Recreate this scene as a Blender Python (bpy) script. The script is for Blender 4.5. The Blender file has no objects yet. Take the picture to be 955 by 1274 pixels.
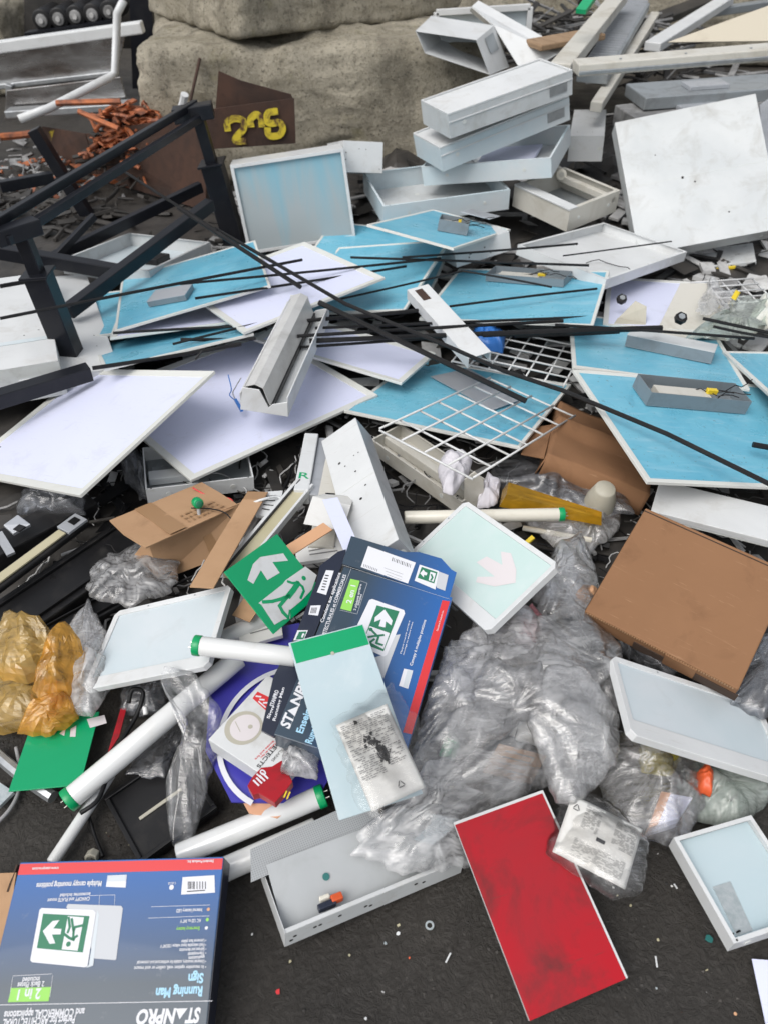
import bpy, bmesh, math, random
from mathutils import Vector, Matrix, noise
R = math.radians
scn = bpy.context.scene
C = scn.collection
# ---------------------------------------------------------------- camera, sky, sun, exposure
CAM_H, PITCH, FPX = 1.58, R(42), 957.0
cam = bpy.data.cameras.new('camera'); cam_o = bpy.data.objects.new('camera', cam); C.objects.link(cam_o)
cam_o.location = (0, 0, CAM_H); cam_o.rotation_euler = (R(90) - PITCH, 0, 0)
cam.sensor_fit = 'HORIZONTAL'; cam.sensor_width = 36.0; cam.lens = 36.0 * FPX / 955.0
cam.clip_end = 300; cam.clip_start = 0.02
cam.dof.use_dof = True; cam.dof.focus_distance = 1.9; cam.dof.aperture_fstop = 5.2
scn.camera = cam_o
w = bpy.data.worlds.new('World'); scn.world = w; w.use_nodes = True
wn = w.node_tree.nodes; wl = w.node_tree.links
bg = wn['Background']; sky = wn.new('ShaderNodeTexSky'); sky.sky_type = 'NISHITA'; sky.sun_disc = False
SUN_EL, SUN_AZ = R(56), R(-138)
sky.sun_elevation = SUN_EL; sky.sun_rotation = SUN_AZ; sky.dust_density = 4.0; sky.air_density = 1.2
hs = wn.new('ShaderNodeHueSaturation'); hs.inputs['Saturation'].default_value = 0.28
wl.new(sky.outputs[0], hs.inputs['Color']); wl.new(hs.outputs[0], bg.inputs['Color'])
bg.inputs['Strength'].default_value = 0.148
sl = bpy.data.lights.new('sun', 'SUN'); so = bpy.data.objects.new('sun', sl); C.objects.link(so)
sl.energy = 1.3; sl.angle = R(42); sl.color = (1.0, 0.97, 0.93)
sd = Vector((math.sin(SUN_AZ) * math.cos(SUN_EL), math.cos(SUN_AZ) * math.cos(SUN_EL), math.sin(SUN_EL)))
so.rotation_euler = sd.to_track_quat('Z', 'Y').to_euler(); so.location = (0, 0, 6)
scn.view_settings.view_transform = 'Standard'; scn.view_settings.look = 'None'
scn.view_settings.gamma = 1.0; scn.view_settings.use_curve_mapping = False
scn.view_settings.exposure = 0.14
scn.render.engine = 'CYCLES'
scn.cycles.transparent_max_bounces = 24; scn.cycles.max_bounces = 8
scn.cycles.use_denoising = True
# fitted rectangles of the flat things: corner, width vector, height vector (metres)
F={
'pA':(-1.354,1.9,0.04127,0.5536,-0.3667,0.2176,0.2879,0.483,0.08129),
'pB':(-0.5581,1.717,0.1593,0.5376,0.4816,-0.02463,-0.4395,0.4894,-0.02522),
'pC':(-0.8208,2.887,0.194,0.3406,-0.5219,0.08317,0.4831,0.3231,0.04902),
'pD':(-0.4708,2.486,0.1849,0.5292,-0.2829,-0.006546,0.1282,0.2404,-0.02616),
'b1':(-0.9779,2.515,0.2017,0.5616,0.1452,0.1063,-0.1361,0.578,-0.07039),
'b2':(-0.9112,2.174,0.2517,0.4623,0.2127,0.01149,-0.234,0.5194,-0.1999),
'bE':(-0.4061,2.807,0.1146,0.483,-0.1814,0.1118,0.2037,0.5639,0.03487),
'bE2':(-0.3933,3.072,0.145,0.5816,-0.1473,0.0008991,0.1484,0.5857,0.009234),
'bF':(-0.06654,2.993,0.4027,0.3274,-0.1965,-0.01264,0.2837,0.4805,-0.1209),
'bG':(0.128,2.582,0.2154,0.5896,-0.1906,0.07602,0.1931,0.5708,-0.06611),
'bH':(0.6065,2.158,0.2718,0.5406,-0.1078,-0.01836,0.1156,0.6011,-0.1258),
'bI':(0.667,1.498,0.3351,0.6584,0.1118,-0.1275,-0.0921,0.5398,-0.002102),
'bJ':(1.191,2.394,0.1889,-0.03664,-0.5403,0.1299,0.5989,-0.03825,0.009831),
'bK':(-0.1304,2.087,0.148,0.5323,-0.2688,0.05314,0.2529,0.4829,-0.09034),
'bL':(-1.299,2.545,0.1358,0.2888,0.03565,0.01805,-0.05253,0.445,-0.03845),
'p3':(-0.9804,2.462,0.2031,0.4464,0.1008,0.01406,-0.1129,0.521,-0.1511),
'red':(0.2491,0.3953,0.04964,0.1837,0.06483,0.005166,-0.1135,0.3155,0.07556),
'grn':(-0.2396,1.066,0.2623,0.09695,0.1499,-0.02818,-0.1071,0.08856,0.1027),
'exA':(0.2294,1.092,0.2352,0.1647,0.1193,0.09657,-0.1793,0.3158,-0.08423),
'exB':(-0.6932,1.037,0.09455,0.3136,-0.02776,0.1306,0.01891,0.2343,0.004381),
'exC':(0.4867,0.8305,0.2447,0.3612,-0.02798,-0.1447,0.008108,0.2091,-0.02019),
'acr':(-0.07981,0.6526,0.25,0.1515,0.05187,-0.001373,-0.116,0.3407,0.07407),
'st1':(-0.2992,0.6371,0.1386,-0.3845,-0.00301,-0.01716,0.0049,-0.2903,-0.05888),
'st2':(0.0292,0.7592,0.2169,0.1246,0.3982,0.0627,-0.2452,0.07293,0.02389),
'grp':(-0.793,0.8118,0.0543,0.1489,0.0139,0.002098,-0.0178,0.1937,-0.02007),
'smo':(-0.2094,0.7644,0.1695,0.1059,0.1588,0.0038,-0.1535,0.1024,-0.002805),
'brn':(0.4675,1.179,0.2077,0.2954,-0.2051,-0.02027,0.19,0.2651,0.08657),
'wsl':(0.7046,1.513,0.2218,0.3635,-0.1649,0.009833,0.0568,0.1254,0.002062),
'trR':(0.6223,0.5026,0.09082,0.1708,0.04777,-0.003497,-0.05379,0.1923,9.063e-05),
'pk1':(-0.02075,0.6511,0.2878,0.09548,0.04213,0.008014,-0.06927,0.1497,0.03796),
'pk2':(0.3187,0.6507,0.1308,0.129,-0.06022,-0.02357,0.05267,0.1032,0.02468),
'trW':(0.8563,2.804,0.2609,0.4719,0.4665,-0.09003,-0.3028,0.3079,0.008174),
'bigW':(1.159,3.39,0.1058,0.6169,0.008164,0.1196,-0.08973,0.4691,0.4307),
'lean':(-0.6223,3.433,0.08964,0.4922,0.06937,0.05043,-0.04789,0.07059,0.3703),
'wbx':(-0.1882,3.695,0.3695,0.1812,0.05327,-0.02343,0.003191,0.04384,0.1244),
'tr0':(-0.003522,3.504,0.281,0.5865,0.1433,0.02382,-0.09853,0.4008,0.01437),
't1':(0.1758,3.803,0.3549,0.5629,-0.217,0.1095,0.1587,0.4223,0.02109),
't2':(0.2467,3.612,0.4939,0.5989,0.2754,0.1433,-0.1109,0.2457,-0.008825),
't3':(0.2706,3.552,0.6465,0.5578,0.2635,0.1102,-0.1073,0.2281,-0.002233),
't4':(0.121,3.685,0.9326,0.2567,-0.0895,-0.01159,0.08713,0.249,0.006472),
't5':(0.5196,3.872,0.7137,0.2404,0.1835,0.04202,-0.2493,0.2967,0.1306),
't6':(0.239,4.013,0.8452,0.4124,0.001949,0.00711,-0.001921,0.03246,0.1026),
'wb2':(0.9187,4.082,0.4155,0.1628,-0.03788,0.01114,0.1096,0.4705,-0.00214),
'gtr':(0.8284,3.448,0.2856,0.2688,0.2119,0.01223,-0.2149,0.2716,0.01651),
'fwb':(0.3026,3.064,0.1927,0.2329,0.08652,0.03756,-0.01663,0.01132,0.07707),
'cab':(-1.451,2.094,0.2509,0.3668,0.1472,-0.009434,-0.281,0.6995,-0.01245),
'cab2':(-1.129,2.241,0.1832,0.2047,0.08753,-0.0267,-0.3621,0.8345,-0.03969),
'trL':(-0.9718,3.038,0.1884,0.167,0.4517,-0.06626,-0.4185,0.1521,-0.01761),
'tall':(-0.06848,1.293,0.237,0.103,0.02685,0.06797,-0.1188,0.5615,-0.0418),
'trof':(-0.4227,1.954,0.3211,0.1242,-0.02134,-0.008153,0.09616,0.5503,0.02429),
'chan':(0.2734,2.192,0.2779,0.0772,0.03486,0.00545,-0.1902,0.4153,0.0382),
'brl':(-0.4032,1.305,0.2125,0.04207,-0.01878,-0.0001684,0.1594,0.3571,-0.006284),
'strp':(-0.4472,1.201,0.268,0.05786,-0.009124,0.005355,0.07149,0.4153,-0.06471),
'trB':(-0.6929,1.706,0.1299,0.3016,0.08386,-0.02155,-0.05515,0.1988,0.00182),
'trF':(-0.1751,0.5167,0.09881,0.3168,0.1454,-0.04538,-0.05842,0.1235,-0.01225),
'gr1':(0.2368,1.587,0.2681,0.3706,0.4387,-0.1039,-0.2496,0.2127,0.007802),
'gr2':(0.2366,2.368,0.1585,0.3633,-0.1673,0.00473,0.1199,0.2603,-0.004442),
'gr3':(1.288,2.811,0.1458,0.2688,0.0262,0.006342,-0.01916,0.1961,0.002),
'fom':(1.412,3.448,0.008896,0.2839,-0.07629,0.07655,0.04955,0.1901,0.005658),
'ldm':(0.8243,2.631,0.1659,0.4037,-0.1075,0.02269,0.1581,0.5768,-0.07944),
'cdb':(-0.6191,1.386,0.07169,0.2502,0.03108,0.08899,-0.02742,0.08898,0.046),
'cdf':(-0.6036,1.388,0.209,0.2017,0.2115,-0.04428,-0.1258,0.1171,-0.01371),
'cd2':(0.4797,1.787,0.1985,0.2907,-0.09832,-0.07157,0.1143,0.385,-0.06469),
'tray2':(-0.04145,1.961,0.1215,0.2637,-0.2988,-0.00268,0.09662,0.08525,-0.0002353),
'pap':(-0.2037,1.431,0.2513,0.09966,-0.0219,-0.003067,0.03356,0.1527,0.0004312),
'crd':(-0.0886,1.268,0.299,0.0375,0.01274,-0.002437,-0.06634,0.1961,0.00446),
'ltr':(-0.2475,1.611,0.2136,0.09306,-0.002253,-0.004576,0.005938,0.2981,-0.026),
'paper':(0.665,0.3755,0.0118,0.09942,-0.009291,0.005737,0.01111,0.1255,0.01065),
'lt2':(-0.193,1.406,0.1989,0.06557,-0.004264,-0.002316,0.02923,0.4471,0.004562)}
# ---------------------------------------------------------------- helpers
_s, _c = math.sin(PITCH), math.cos(PITCH)
def ray(x, y):
    u, v = (x - 477.5) / FPX, (y - 637.0) / FPX
    return Vector((u, _c - v * _s, -_s - v * _c))
def at(x, y, z):                      # the point of height z seen at a place of the photograph
    d = ray(x, y); return Vector((0, 0, CAM_H)) + d * ((z - CAM_H) / d.z)
def aty(x, y, Y):                     # the same on the upright plane at distance Y
    d = ray(x, y); return Vector((0, 0, CAM_H)) + d * (Y / d.y)
def fr(k):
    a = F[k]; O = Vector(a[:3]); U = Vector(a[3:6]); V = Vector(a[6:9]); wd, ht = U.length, V.length
    X = U / wd; Z = X.cross(V).normalized(); Y = Z.cross(X)
    return Matrix(((X.x, Y.x, Z.x, O.x), (X.y, Y.y, Z.y, O.y), (X.z, Y.z, Z.z, O.z), (0, 0, 0, 1))), wd, ht
def loc(k, x, y, off=0.0):            # picture place -> coordinates on the fitted rectangle
    M, a, b = fr(k) if isinstance(k, str) else (k, 0, 0)
    n = M.col[2].xyz; o = M.col[3].xyz + n * off; d = ray(x, y); c0 = Vector((0, 0, CAM_H))
    p = c0 + d * ((o - c0).dot(n) / d.dot(n)); q = M.inverted() @ p
    return (q.x, q.y)
class MB:
    def __init__(s): s.v = []; s.f = []
    def add(s, vs, fs):
        b = len(s.v); s.v += [tuple(p) for p in vs]; s.f += [tuple(i + b for i in f) for f in fs]; return s
    def box(s, x0, x1, y0, y1, z0, z1):
        return s.add([(x0,y0,z0),(x1,y0,z0),(x1,y1,z0),(x0,y1,z0),(x0,y0,z1),(x1,y0,z1),(x1,y1,z1),(x0,y1,z1)],
                     [(3,2,1,0),(4,5,6,7),(0,1,5,4),(1,2,6,5),(2,3,7,6),(3,0,4,7)])
    def prism(s, pts, z0, z1):
        n = len(pts); a = sum(pts[i][0]*pts[(i+1)%n][1]-pts[(i+1)%n][0]*pts[i][1] for i in range(n))
        if a < 0: pts = pts[::-1]
        return s.add([(x,y,z0) for x,y in pts] + [(x,y,z1) for x,y in pts],
                     [tuple(range(n))[::-1], tuple(range(n,2*n))] + [(i,(i+1)%n,n+(i+1)%n,n+i) for i in range(n)])
    def poly(s, pts, z):
        n = len(pts); a = sum(pts[i][0]*pts[(i+1)%n][1]-pts[(i+1)%n][0]*pts[i][1] for i in range(n))
        if a < 0: pts = pts[::-1]
        return s.add([(x,y,z) for x,y in pts], [tuple(range(n))])
    def beam(s, p0, p1, wd, ht, up=(0,0,1)):
        p0, p1 = Vector(p0), Vector(p1); d = (p1-p0).normalized(); u = Vector(up)
        if abs(d.dot(u)) > .98: u = Vector((0,1,0))
        x = d.cross(u).normalized() * (wd/2); y = x.cross(d).normalized() * (ht/2); vs = []
        for p in (p0, p1): vs += [p-x-y, p+x-y, p+x+y, p-x+y]
        return s.add(vs, [(3,2,1,0),(4,5,6,7),(0,1,5,4),(1,2,6,5),(2,3,7,6),(3,0,4,7)])
    def tube(s, pts, r, n=8, r1=None, caps=True):
        pts = [Vector(p) for p in pts]; m = len(pts); b = []; prev = None
        for i, p in enumerate(pts):
            d = (pts[min(i+1,m-1)] - pts[max(i-1,0)]).normalized()
            if prev is None:
                u = Vector((0,0,1)) if abs(d.z) < .9 else Vector((1,0,0)); x = d.cross(u).normalized()
            else: x = (prev - d * prev.dot(d)).normalized()
            prev = x; y = d.cross(x); rr = r if r1 is None else r + (r1-r)*i/(m-1)
            b += [p + (x*math.cos(2*math.pi*k/n) + y*math.sin(2*math.pi*k/n))*rr for k in range(n)]
        fs = [(i*n+k, i*n+(k+1)%n, (i+1)*n+(k+1)%n, (i+1)*n+k) for i in range(m-1) for k in range(n)]
        if caps: fs += [tuple(range(n))[::-1], tuple((m-1)*n+k for k in range(n))]
        return s.add(b, fs)
    def disc(s, cx, cy, r, z, n=24, sy=1.0):
        return s.add([(cx+r*math.cos(2*math.pi*k/n), cy+sy*r*math.sin(2*math.pi*k/n), z) for k in range(n)], [tuple(range(n))])
    def build(s, name, mat, parent=None, bevel=0.0, smooth=False):
        me = bpy.data.meshes.new(name); me.from_pydata(s.v, [], s.f); me.update()
        o = bpy.data.objects.new(name, me); C.objects.link(o); me.materials.append(M_[mat] if isinstance(mat, str) else mat)
        if parent is not None: o.parent = parent
        if bevel:
            b = o.modifiers.new('bevel', 'BEVEL'); b.width = bevel; b.segments = 2; b.limit_method = 'ANGLE'
        if smooth:
            for p in me.polygons: p.use_smooth = True
        return o
def tag(o, label, cat, group=None):
    o['label'] = label; o['category'] = cat
    if group: o['group'] = group
    return o
def thing(name, label, cat, M=None, group=None):
    o = bpy.data.objects.new(name, None); C.objects.link(o); o.empty_display_size = .05
    if M is not None: o.matrix_world = M
    return tag(o, label, cat, group)
# ---------------------------------------------------------------- materials (procedural)
M_ = {}
def nmat(name):
    m = bpy.data.materials.new(name); m.use_nodes = True; n = m.node_tree.nodes; l = m.node_tree.links
    M_[name] = m; return m, n, l, n['Principled BSDF']
def coords(n, l, scale=(1,1,1), rnd=True):
    tc = n.new('ShaderNodeTexCoord'); mp = n.new('ShaderNodeMapping'); mp.inputs['Scale'].default_value = scale
    l.new(tc.outputs['Object'], mp.inputs['Vector'])
    if rnd:
        oi = n.new('ShaderNodeObjectInfo'); mu = n.new('ShaderNodeMath'); mu.operation = 'MULTIPLY'; mu.inputs[1].default_value = 37.0
        l.new(oi.outputs['Random'], mu.inputs[0]); l.new(mu.outputs[0], mp.inputs['Location'])
    return mp.outputs[0]
def noise_n(n, l, vec, scale, detail=4, rough=.55, dist=0.0):
    t = n.new('ShaderNodeTexNoise'); t.inputs['Scale'].default_value = scale; t.inputs['Detail'].default_value = detail
    t.inputs['Roughness'].default_value = rough; t.inputs['Distortion'].default_value = dist; l.new(vec, t.inputs['Vector']); return t.outputs['Fac']
def ramp(n, l, fac, stops):
    r = n.new('ShaderNodeValToRGB'); e = r.color_ramp.elements
    while len(e) < len(stops): e.new(.5)
    for el, (p, col) in zip(e, stops):
        el.position = p; el.color = (col, col, col, 1) if isinstance(col, (int, float)) else (*col, 1)
    l.new(fac, r.inputs[0]); return r.outputs[0]
def mixc(n, l, fac, a, b, mode='MIX'):
    m = n.new('ShaderNodeMix'); m.data_type = 'RGBA'; m.blend_type = mode
    for i, v in ((0, fac), (6, a), (7, b)):
        if isinstance(v, (int, float)): m.inputs[i].default_value = v
        elif isinstance(v, tuple): m.inputs[i].default_value = (*v, 1)
        else: l.new(v, m.inputs[i])
    return m.outputs[2]
def bump(n, l, bs, fac, strength, dist=.002):
    b = n.new('ShaderNodeBump'); b.inputs['Strength'].default_value = strength; b.inputs['Distance'].default_value = dist
    l.new(fac, b.inputs['Height']); l.new(b.outputs[0], bs.inputs['Normal'])
def surf(name, col, rough=.5, metal=0.0, dirt=None, damt=.5, dscale=6.0, lo=.5, hi=.75, col2=None, c2scale=3.0, bumps=None, bscale=200, scratch=None, spec=.5, coat=0, stretch=(1,1,1)):
    m, n, l, b = nmat(name); v = coords(n, l, stretch); out = col
    b.inputs['Roughness'].default_value = rough; b.inputs['Metallic'].default_value = metal; b.inputs['Specular IOR Level'].default_value = spec
    if coat: b.inputs['Coat Weight'].default_value = coat; b.inputs['Coat Roughness'].default_value = .12
    if col2: out = mixc(n, l, ramp(n, l, noise_n(n, l, v, c2scale, 5, .6, .4), [(.35, 0.0), (.65, 1.0)]), col, col2)
    if dirt:
        f = ramp(n, l, noise_n(n, l, v, dscale, 9, .68, .5), [(lo, 0.0), (hi, damt)])
        out = mixc(n, l, f, out, dirt)
        rr = n.new('ShaderNodeMath'); rr.operation = 'MULTIPLY_ADD'; rr.inputs[1].default_value = .35; rr.inputs[2].default_value = rough
        l.new(f, rr.inputs[0]); l.new(rr.outputs[0], b.inputs['Roughness'])
    if scratch:
        v2 = coords(n, l, (6, 90, 40)); f2 = ramp(n, l, noise_n(n, l, v2, 2.0, 3, .5, 1.5), [(.66, 0.0), (.72, .55)]); out = mixc(n, l, f2, out, scratch)
    if isinstance(out, tuple): b.inputs['Base Color'].default_value = (*out, 1)
    else: l.new(out, b.inputs['Base Color'])
    if bumps: bump(n, l, b, noise_n(n, l, v, bscale, 4, .6), bumps)
    return m
surf('white_metal', (.57,.59,.595), .40, col2=(.50,.525,.535), c2scale=4, dirt=(.25,.23,.19), damt=.6, dscale=7, lo=.50, hi=.80, scratch=(.45,.44,.42), bumps=.05, bscale=30)
surf('white_clean', (.64,.655,.66), .36, col2=(.58,.595,.60), c2scale=5, dirt=(.33,.30,.25), damt=.45, dscale=8, lo=.54, hi=.78, scratch=(.48,.47,.45))
surf('white_bluish', (.62,.655,.67), .4, col2=(.50,.61,.66), c2scale=2.2, dirt=(.35,.36,.36), damt=.4, dscale=8, lo=.55, hi=.8)
surf('white_cream', (.54,.525,.475), .4, dirt=(.28,.24,.17), damt=.6, dscale=6, lo=.48, hi=.78, scratch=(.4,.37,.3))
surf('frame_white', (.63,.64,.61), .45, dirt=(.40,.37,.30), damt=.4, dscale=10, lo=.55, hi=.8)
surf('sheet_edge', (.62,.64,.62), .4, dirt=(.3,.28,.24), damt=.5, dscale=12)
surf('lavender', (.655,.685,.86), .36, dirt=(.40,.40,.42), damt=.45, dscale=6, lo=.57, hi=.82, spec=.45, scratch=(.50,.51,.60))
surf('pale_face', (.50,.575,.61), .3, col2=(.56,.61,.64), c2scale=4, dirt=(.4,.42,.42), damt=.3, dscale=9, lo=.58)
surf('pale_green', (.47,.61,.585), .28, col2=(.54,.64,.63), c2scale=5, dirt=(.7,.7,.7), damt=.35, dscale=7, lo=.55)
surf('pale_arrow', (.64,.60,.61), .3)
surf('acrylic', (.44,.555,.60), .16, col2=(.48,.575,.61), c2scale=3, spec=.6, dirt=(.7,.74,.75), damt=.3, dscale=5, lo=.58)
surf('grey_metal', (.36,.39,.41), .42, .55, dirt=(.16,.15,.14), damt=.6, dscale=8, bumps=.05, bscale=60)
surf('grey_box', (.20,.235,.26), .42, .15, dirt=(.10,.10,.10), damt=.5, dscale=10)
surf('grey_lid', (.42,.44,.47), .4, .3, dirt=(.2,.2,.2), damt=.5)
surf('galvanised', (.50,.52,.53), .38, .8, col2=(.38,.40,.42), c2scale=22, dirt=(.2,.19,.17), damt=.4)
surf('polished', (.52,.52,.52), .22, .95, col2=(.20,.18,.17), c2scale=3, dirt=(.12,.09,.07), damt=.7, dscale=4, stretch=(1,1,4))
surf('black_metal', (.008,.009,.013), .34, 0, spec=.32, dirt=(.035,.034,.033), damt=.45, dscale=9, lo=.5, hi=.85, bumps=.04, bscale=80)
surf('black_rod', (.007,.007,.008), .5, spec=.3, dirt=(.03,.03,.028), damt=.5, dscale=14)
surf('black_plastic', (.008,.008,.009), .42, spec=.35, dirt=(.035,.032,.03), damt=.6, dscale=12, bumps=.1, bscale=150)
surf('dark_junk', (.02,.019,.018), .6, col2=(.05,.045,.04), c2scale=6, bumps=.2, bscale=60)
surf('grey_junk', (.13,.13,.13), .5, col2=(.30,.30,.30), c2scale=9, dirt=(.04,.035,.03), damt=.8, dscale=8)
surf('pale_junk', (.60,.60,.59), .5, col2=(.4,.4,.4), dirt=(.1,.09,.08), damt=.8, dscale=8)
surf('rust', (.034,.019,.014), .8, col2=(.068,.032,.020), c2scale=5, dirt=(.03,.02,.018), damt=.8, dscale=9, bumps=.3, bscale=60)
surf('yellow_paint', (.60,.47,.03), .7, dirt=(.09,.045,.028), damt=1.0, dscale=16, lo=.46, hi=.6)
surf('copper', (.50,.16,.06), .5, .4, col2=(.26,.10,.06), c2scale=14, dirt=(.08,.05,.04), damt=.8, dscale=14)
surf('cardboard', (.40,.245,.14), .85, col2=(.46,.29,.17), c2scale=4, dirt=(.16,.09,.05), damt=.5, dscale=6, lo=.52, spec=.15, bumps=.15, bscale=40)
surf('cardboard_brown', (.23,.122,.064), .8, col2=(.255,.136,.072), c2scale=2.0, dirt=(.10,.05,.028), damt=.4, dscale=7, lo=.54, scratch=(.36,.22,.13), spec=.15, bumps=.12, bscale=35)
surf('tape', (.33,.195,.10), .35, spec=.4)
surf('card_dark', (.05,.03,.02), .9)
surf('red_plate', (.41,.010,.019), .32, spec=.25, col2=(.33,.018,.026), c2scale=4, dirt=(.05,.022,.022), damt=.8, dscale=6, lo=.50, hi=.72, scratch=(.2,.03,.03))
surf('green_sign', (.0,.30,.115), .3, col2=(.0,.33,.13), c2scale=4, coat=.2)
surf('green_cap', (.0,.30,.10), .35)
surf('tube_glass', (.66,.67,.665), .16, dirt=(.5,.47,.4), damt=.35, dscale=8, lo=.55, coat=.4)
surf('tube_cream', (.72,.69,.60), .22, dirt=(.4,.33,.2), damt=.4, dscale=8)
surf('metal_pin', (.55,.53,.48), .3, 1.0)
surf('blue_print', (.022,.10,.32), .35, coat=.2)
surf('violet_blue', (.045,.04,.33), .4, col2=(.055,.05,.38), coat=.2)
surf('navy', (.012,.017,.035), .35, dirt=(.05,.06,.08), damt=.4, coat=.2)
surf('print_white', (.68,.69,.73), .5)
surf('print_cyan', (.36,.62,.80), .5)
surf('print_green', (.02,.17,.09), .5)
surf('print_lime', (.27,.60,.10), .5)
surf('print_red', (.62,.035,.04), .4, coat=.2)
surf('print_dark', (.03,.03,.035), .6)
surf('print_grey', (.50,.52,.55), .5)
surf('shadow_grey', (.55,.60,.64), .5)  # pale bluish grey ink of the carton pictures
surf('paper', (.66,.66,.64), .7, dirt=(.45,.42,.36), damt=.4, dscale=9, bumps=.25, bscale=18)
surf('ink', (.20,.20,.20), .8)
surf('ink_black', (.012,.011,.01), .7)
surf('foil', (.62,.66,.67), .35, .55, col2=(.45,.52,.53), c2scale=60, bumps=.5, bscale=90)
def perforated():
    m, n, l, b = nmat('perforated'); v = coords(n, l, (1,1,1), False); vo = n.new('ShaderNodeTexVoronoi'); vo.inputs['Scale'].default_value = 230; vo.inputs['Randomness'].default_value = 0; vo.voronoi_dimensions = '2D'; l.new(v, vo.inputs['Vector'])
    l.new(mixc(n, l, ramp(n, l, vo.outputs['Distance'], [(.28, 1.0), (.36, 0.0)]), (.40,.42,.43), (.28,.29,.30)), b.inputs['Base Color']); b.inputs['Roughness'].default_value = .35
perforated()
surf('mesh_lens', (.40,.42,.43), .3, col2=(.46,.48,.49), c2scale=5, dirt=(.25,.25,.24), damt=.4)
surf('reflector', (.50,.505,.50), .3, .05, col2=(.56,.56,.55), dirt=(.22,.21,.19), damt=.5)
surf('beige_strip', (.42,.385,.245), .5, col2=(.50,.46,.32))
surf('teal_dot', (.03,.16,.15), .5)
surf('orange_plastic', (.62,.10,.03), .4)
surf('yellow_plastic', (.70,.52,.03), .4)
surf('blue_plastic', (.03,.16,.50), .4)
surf('wire_white', (.64,.65,.65), .4, dirt=(.4,.37,.3), damt=.4, dscale=20)
surf('cable_grey', (.30,.30,.30), .5)
surf('soft_cloth', (.60,.585,.62), .95, col2=(.60,.58,.62), c2scale=12, bumps=.5, bscale=70, spec=.1)
surf('insulation', (.52,.52,.46), .9, col2=(.64,.66,.63), c2scale=9, dirt=(.25,.22,.16), damt=.5, bumps=.5, bscale=50, spec=.1)
surf('cup_plastic', (.42,.40,.33), .5, dirt=(.2,.18,.13), damt=.4)
surf('wood_peach', (.60,.34,.19), .6)
surf('timber', (.30,.20,.12), .8, dirt=(.1,.06,.03), damt=.7, stretch=(8,1,8))
surf('far_cream', (.55,.50,.40), .5, dirt=(.3,.25,.18), damt=.5, dscale=4)
surf('peach', (.66,.36,.22), .7)
def blue_film():
    m, n, l, b = nmat('blue_film'); v = coords(n, l)
    a = mixc(n, l, ramp(n, l, noise_n(n, l, v, 3.2, 6, .6, .8), [(.3, 0.0), (.7, 1.0)]), (.09,.36,.51), (.18,.48,.61))
    v2 = coords(n, l, (2.0, 9.0, 1)); f = ramp(n, l, noise_n(n, l, v2, 3.0, 7, .65, 1.2), [(.52, 0.0), (.74, .5)])
    a = mixc(n, l, f, a, (.33,.55,.67))
    f3 = ramp(n, l, noise_n(n, l, v, 14, 8, .7, .3), [(.6, 0.0), (.75, .35)]); a = mixc(n, l, f3, a, (.02,.12,.2))
    v4 = coords(n, l, (3, 40, 9)); a = mixc(n, l, ramp(n, l, noise_n(n, l, v4, 3.0, 3, .5, 2.5), [(.68, 0.0), (.71, .55)]), a, (.42,.56,.62))
    a = mixc(n, l, ramp(n, l, noise_n(n, l, v, 90, 3, .6), [(.66, 0.0), (.70, .7)]), a, (.10,.12,.12))
    l.new(a, b.inputs['Base Color']); l.new(ramp(n, l, noise_n(n, l, v, 6, 6, .7), [(.35, .22), (.7, .6)]), b.inputs['Roughness'])
    bump(n, l, b, noise_n(n, l, v2, 5, 5, .6, .6), .35, .003)
blue_film()
def tinted_sheet():           # blue film torn over bare grey steel on the leaning troffer, bluer towards the top
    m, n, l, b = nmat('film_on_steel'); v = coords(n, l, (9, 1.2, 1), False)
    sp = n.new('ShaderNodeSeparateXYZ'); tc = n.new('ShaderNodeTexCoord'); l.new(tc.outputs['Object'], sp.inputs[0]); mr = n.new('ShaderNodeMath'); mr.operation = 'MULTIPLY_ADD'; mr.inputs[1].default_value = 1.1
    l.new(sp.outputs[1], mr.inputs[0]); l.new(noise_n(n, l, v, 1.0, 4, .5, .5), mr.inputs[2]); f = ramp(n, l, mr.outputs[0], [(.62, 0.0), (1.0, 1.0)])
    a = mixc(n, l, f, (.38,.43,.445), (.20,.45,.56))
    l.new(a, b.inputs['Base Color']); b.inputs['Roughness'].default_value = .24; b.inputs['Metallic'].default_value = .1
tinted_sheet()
def box_print(name, axis, w0, w1, c0, c1):
    m, n, l, b = nmat(name); tc = n.new('ShaderNodeTexCoord'); sp = n.new('ShaderNodeSeparateXYZ'); l.new(tc.outputs['Object'], sp.inputs[0])
    mr = n.new('ShaderNodeMapRange'); mr.inputs[1].default_value = w0; mr.inputs[2].default_value = w1; l.new(sp.outputs[axis], mr.inputs[0])
    a = mixc(n, l, mr.outputs[0], c0, c1); v = coords(n, l)
    a = mixc(n, l, ramp(n, l, noise_n(n, l, v, 40, 6, .7), [(.62, 0.0), (.72, .25)]), a, (.2,.22,.25))
    l.new(a, b.inputs['Base Color']); b.inputs['Roughness'].default_value = .33; b.inputs['Coat Weight'].default_value = .25
    bump(n, l, b, noise_n(n, l, v, 12, 3), .08, .003)
box_print('carton_print', 1, .02, .20, (.022,.115,.36), (.035,.058,.085))
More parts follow.
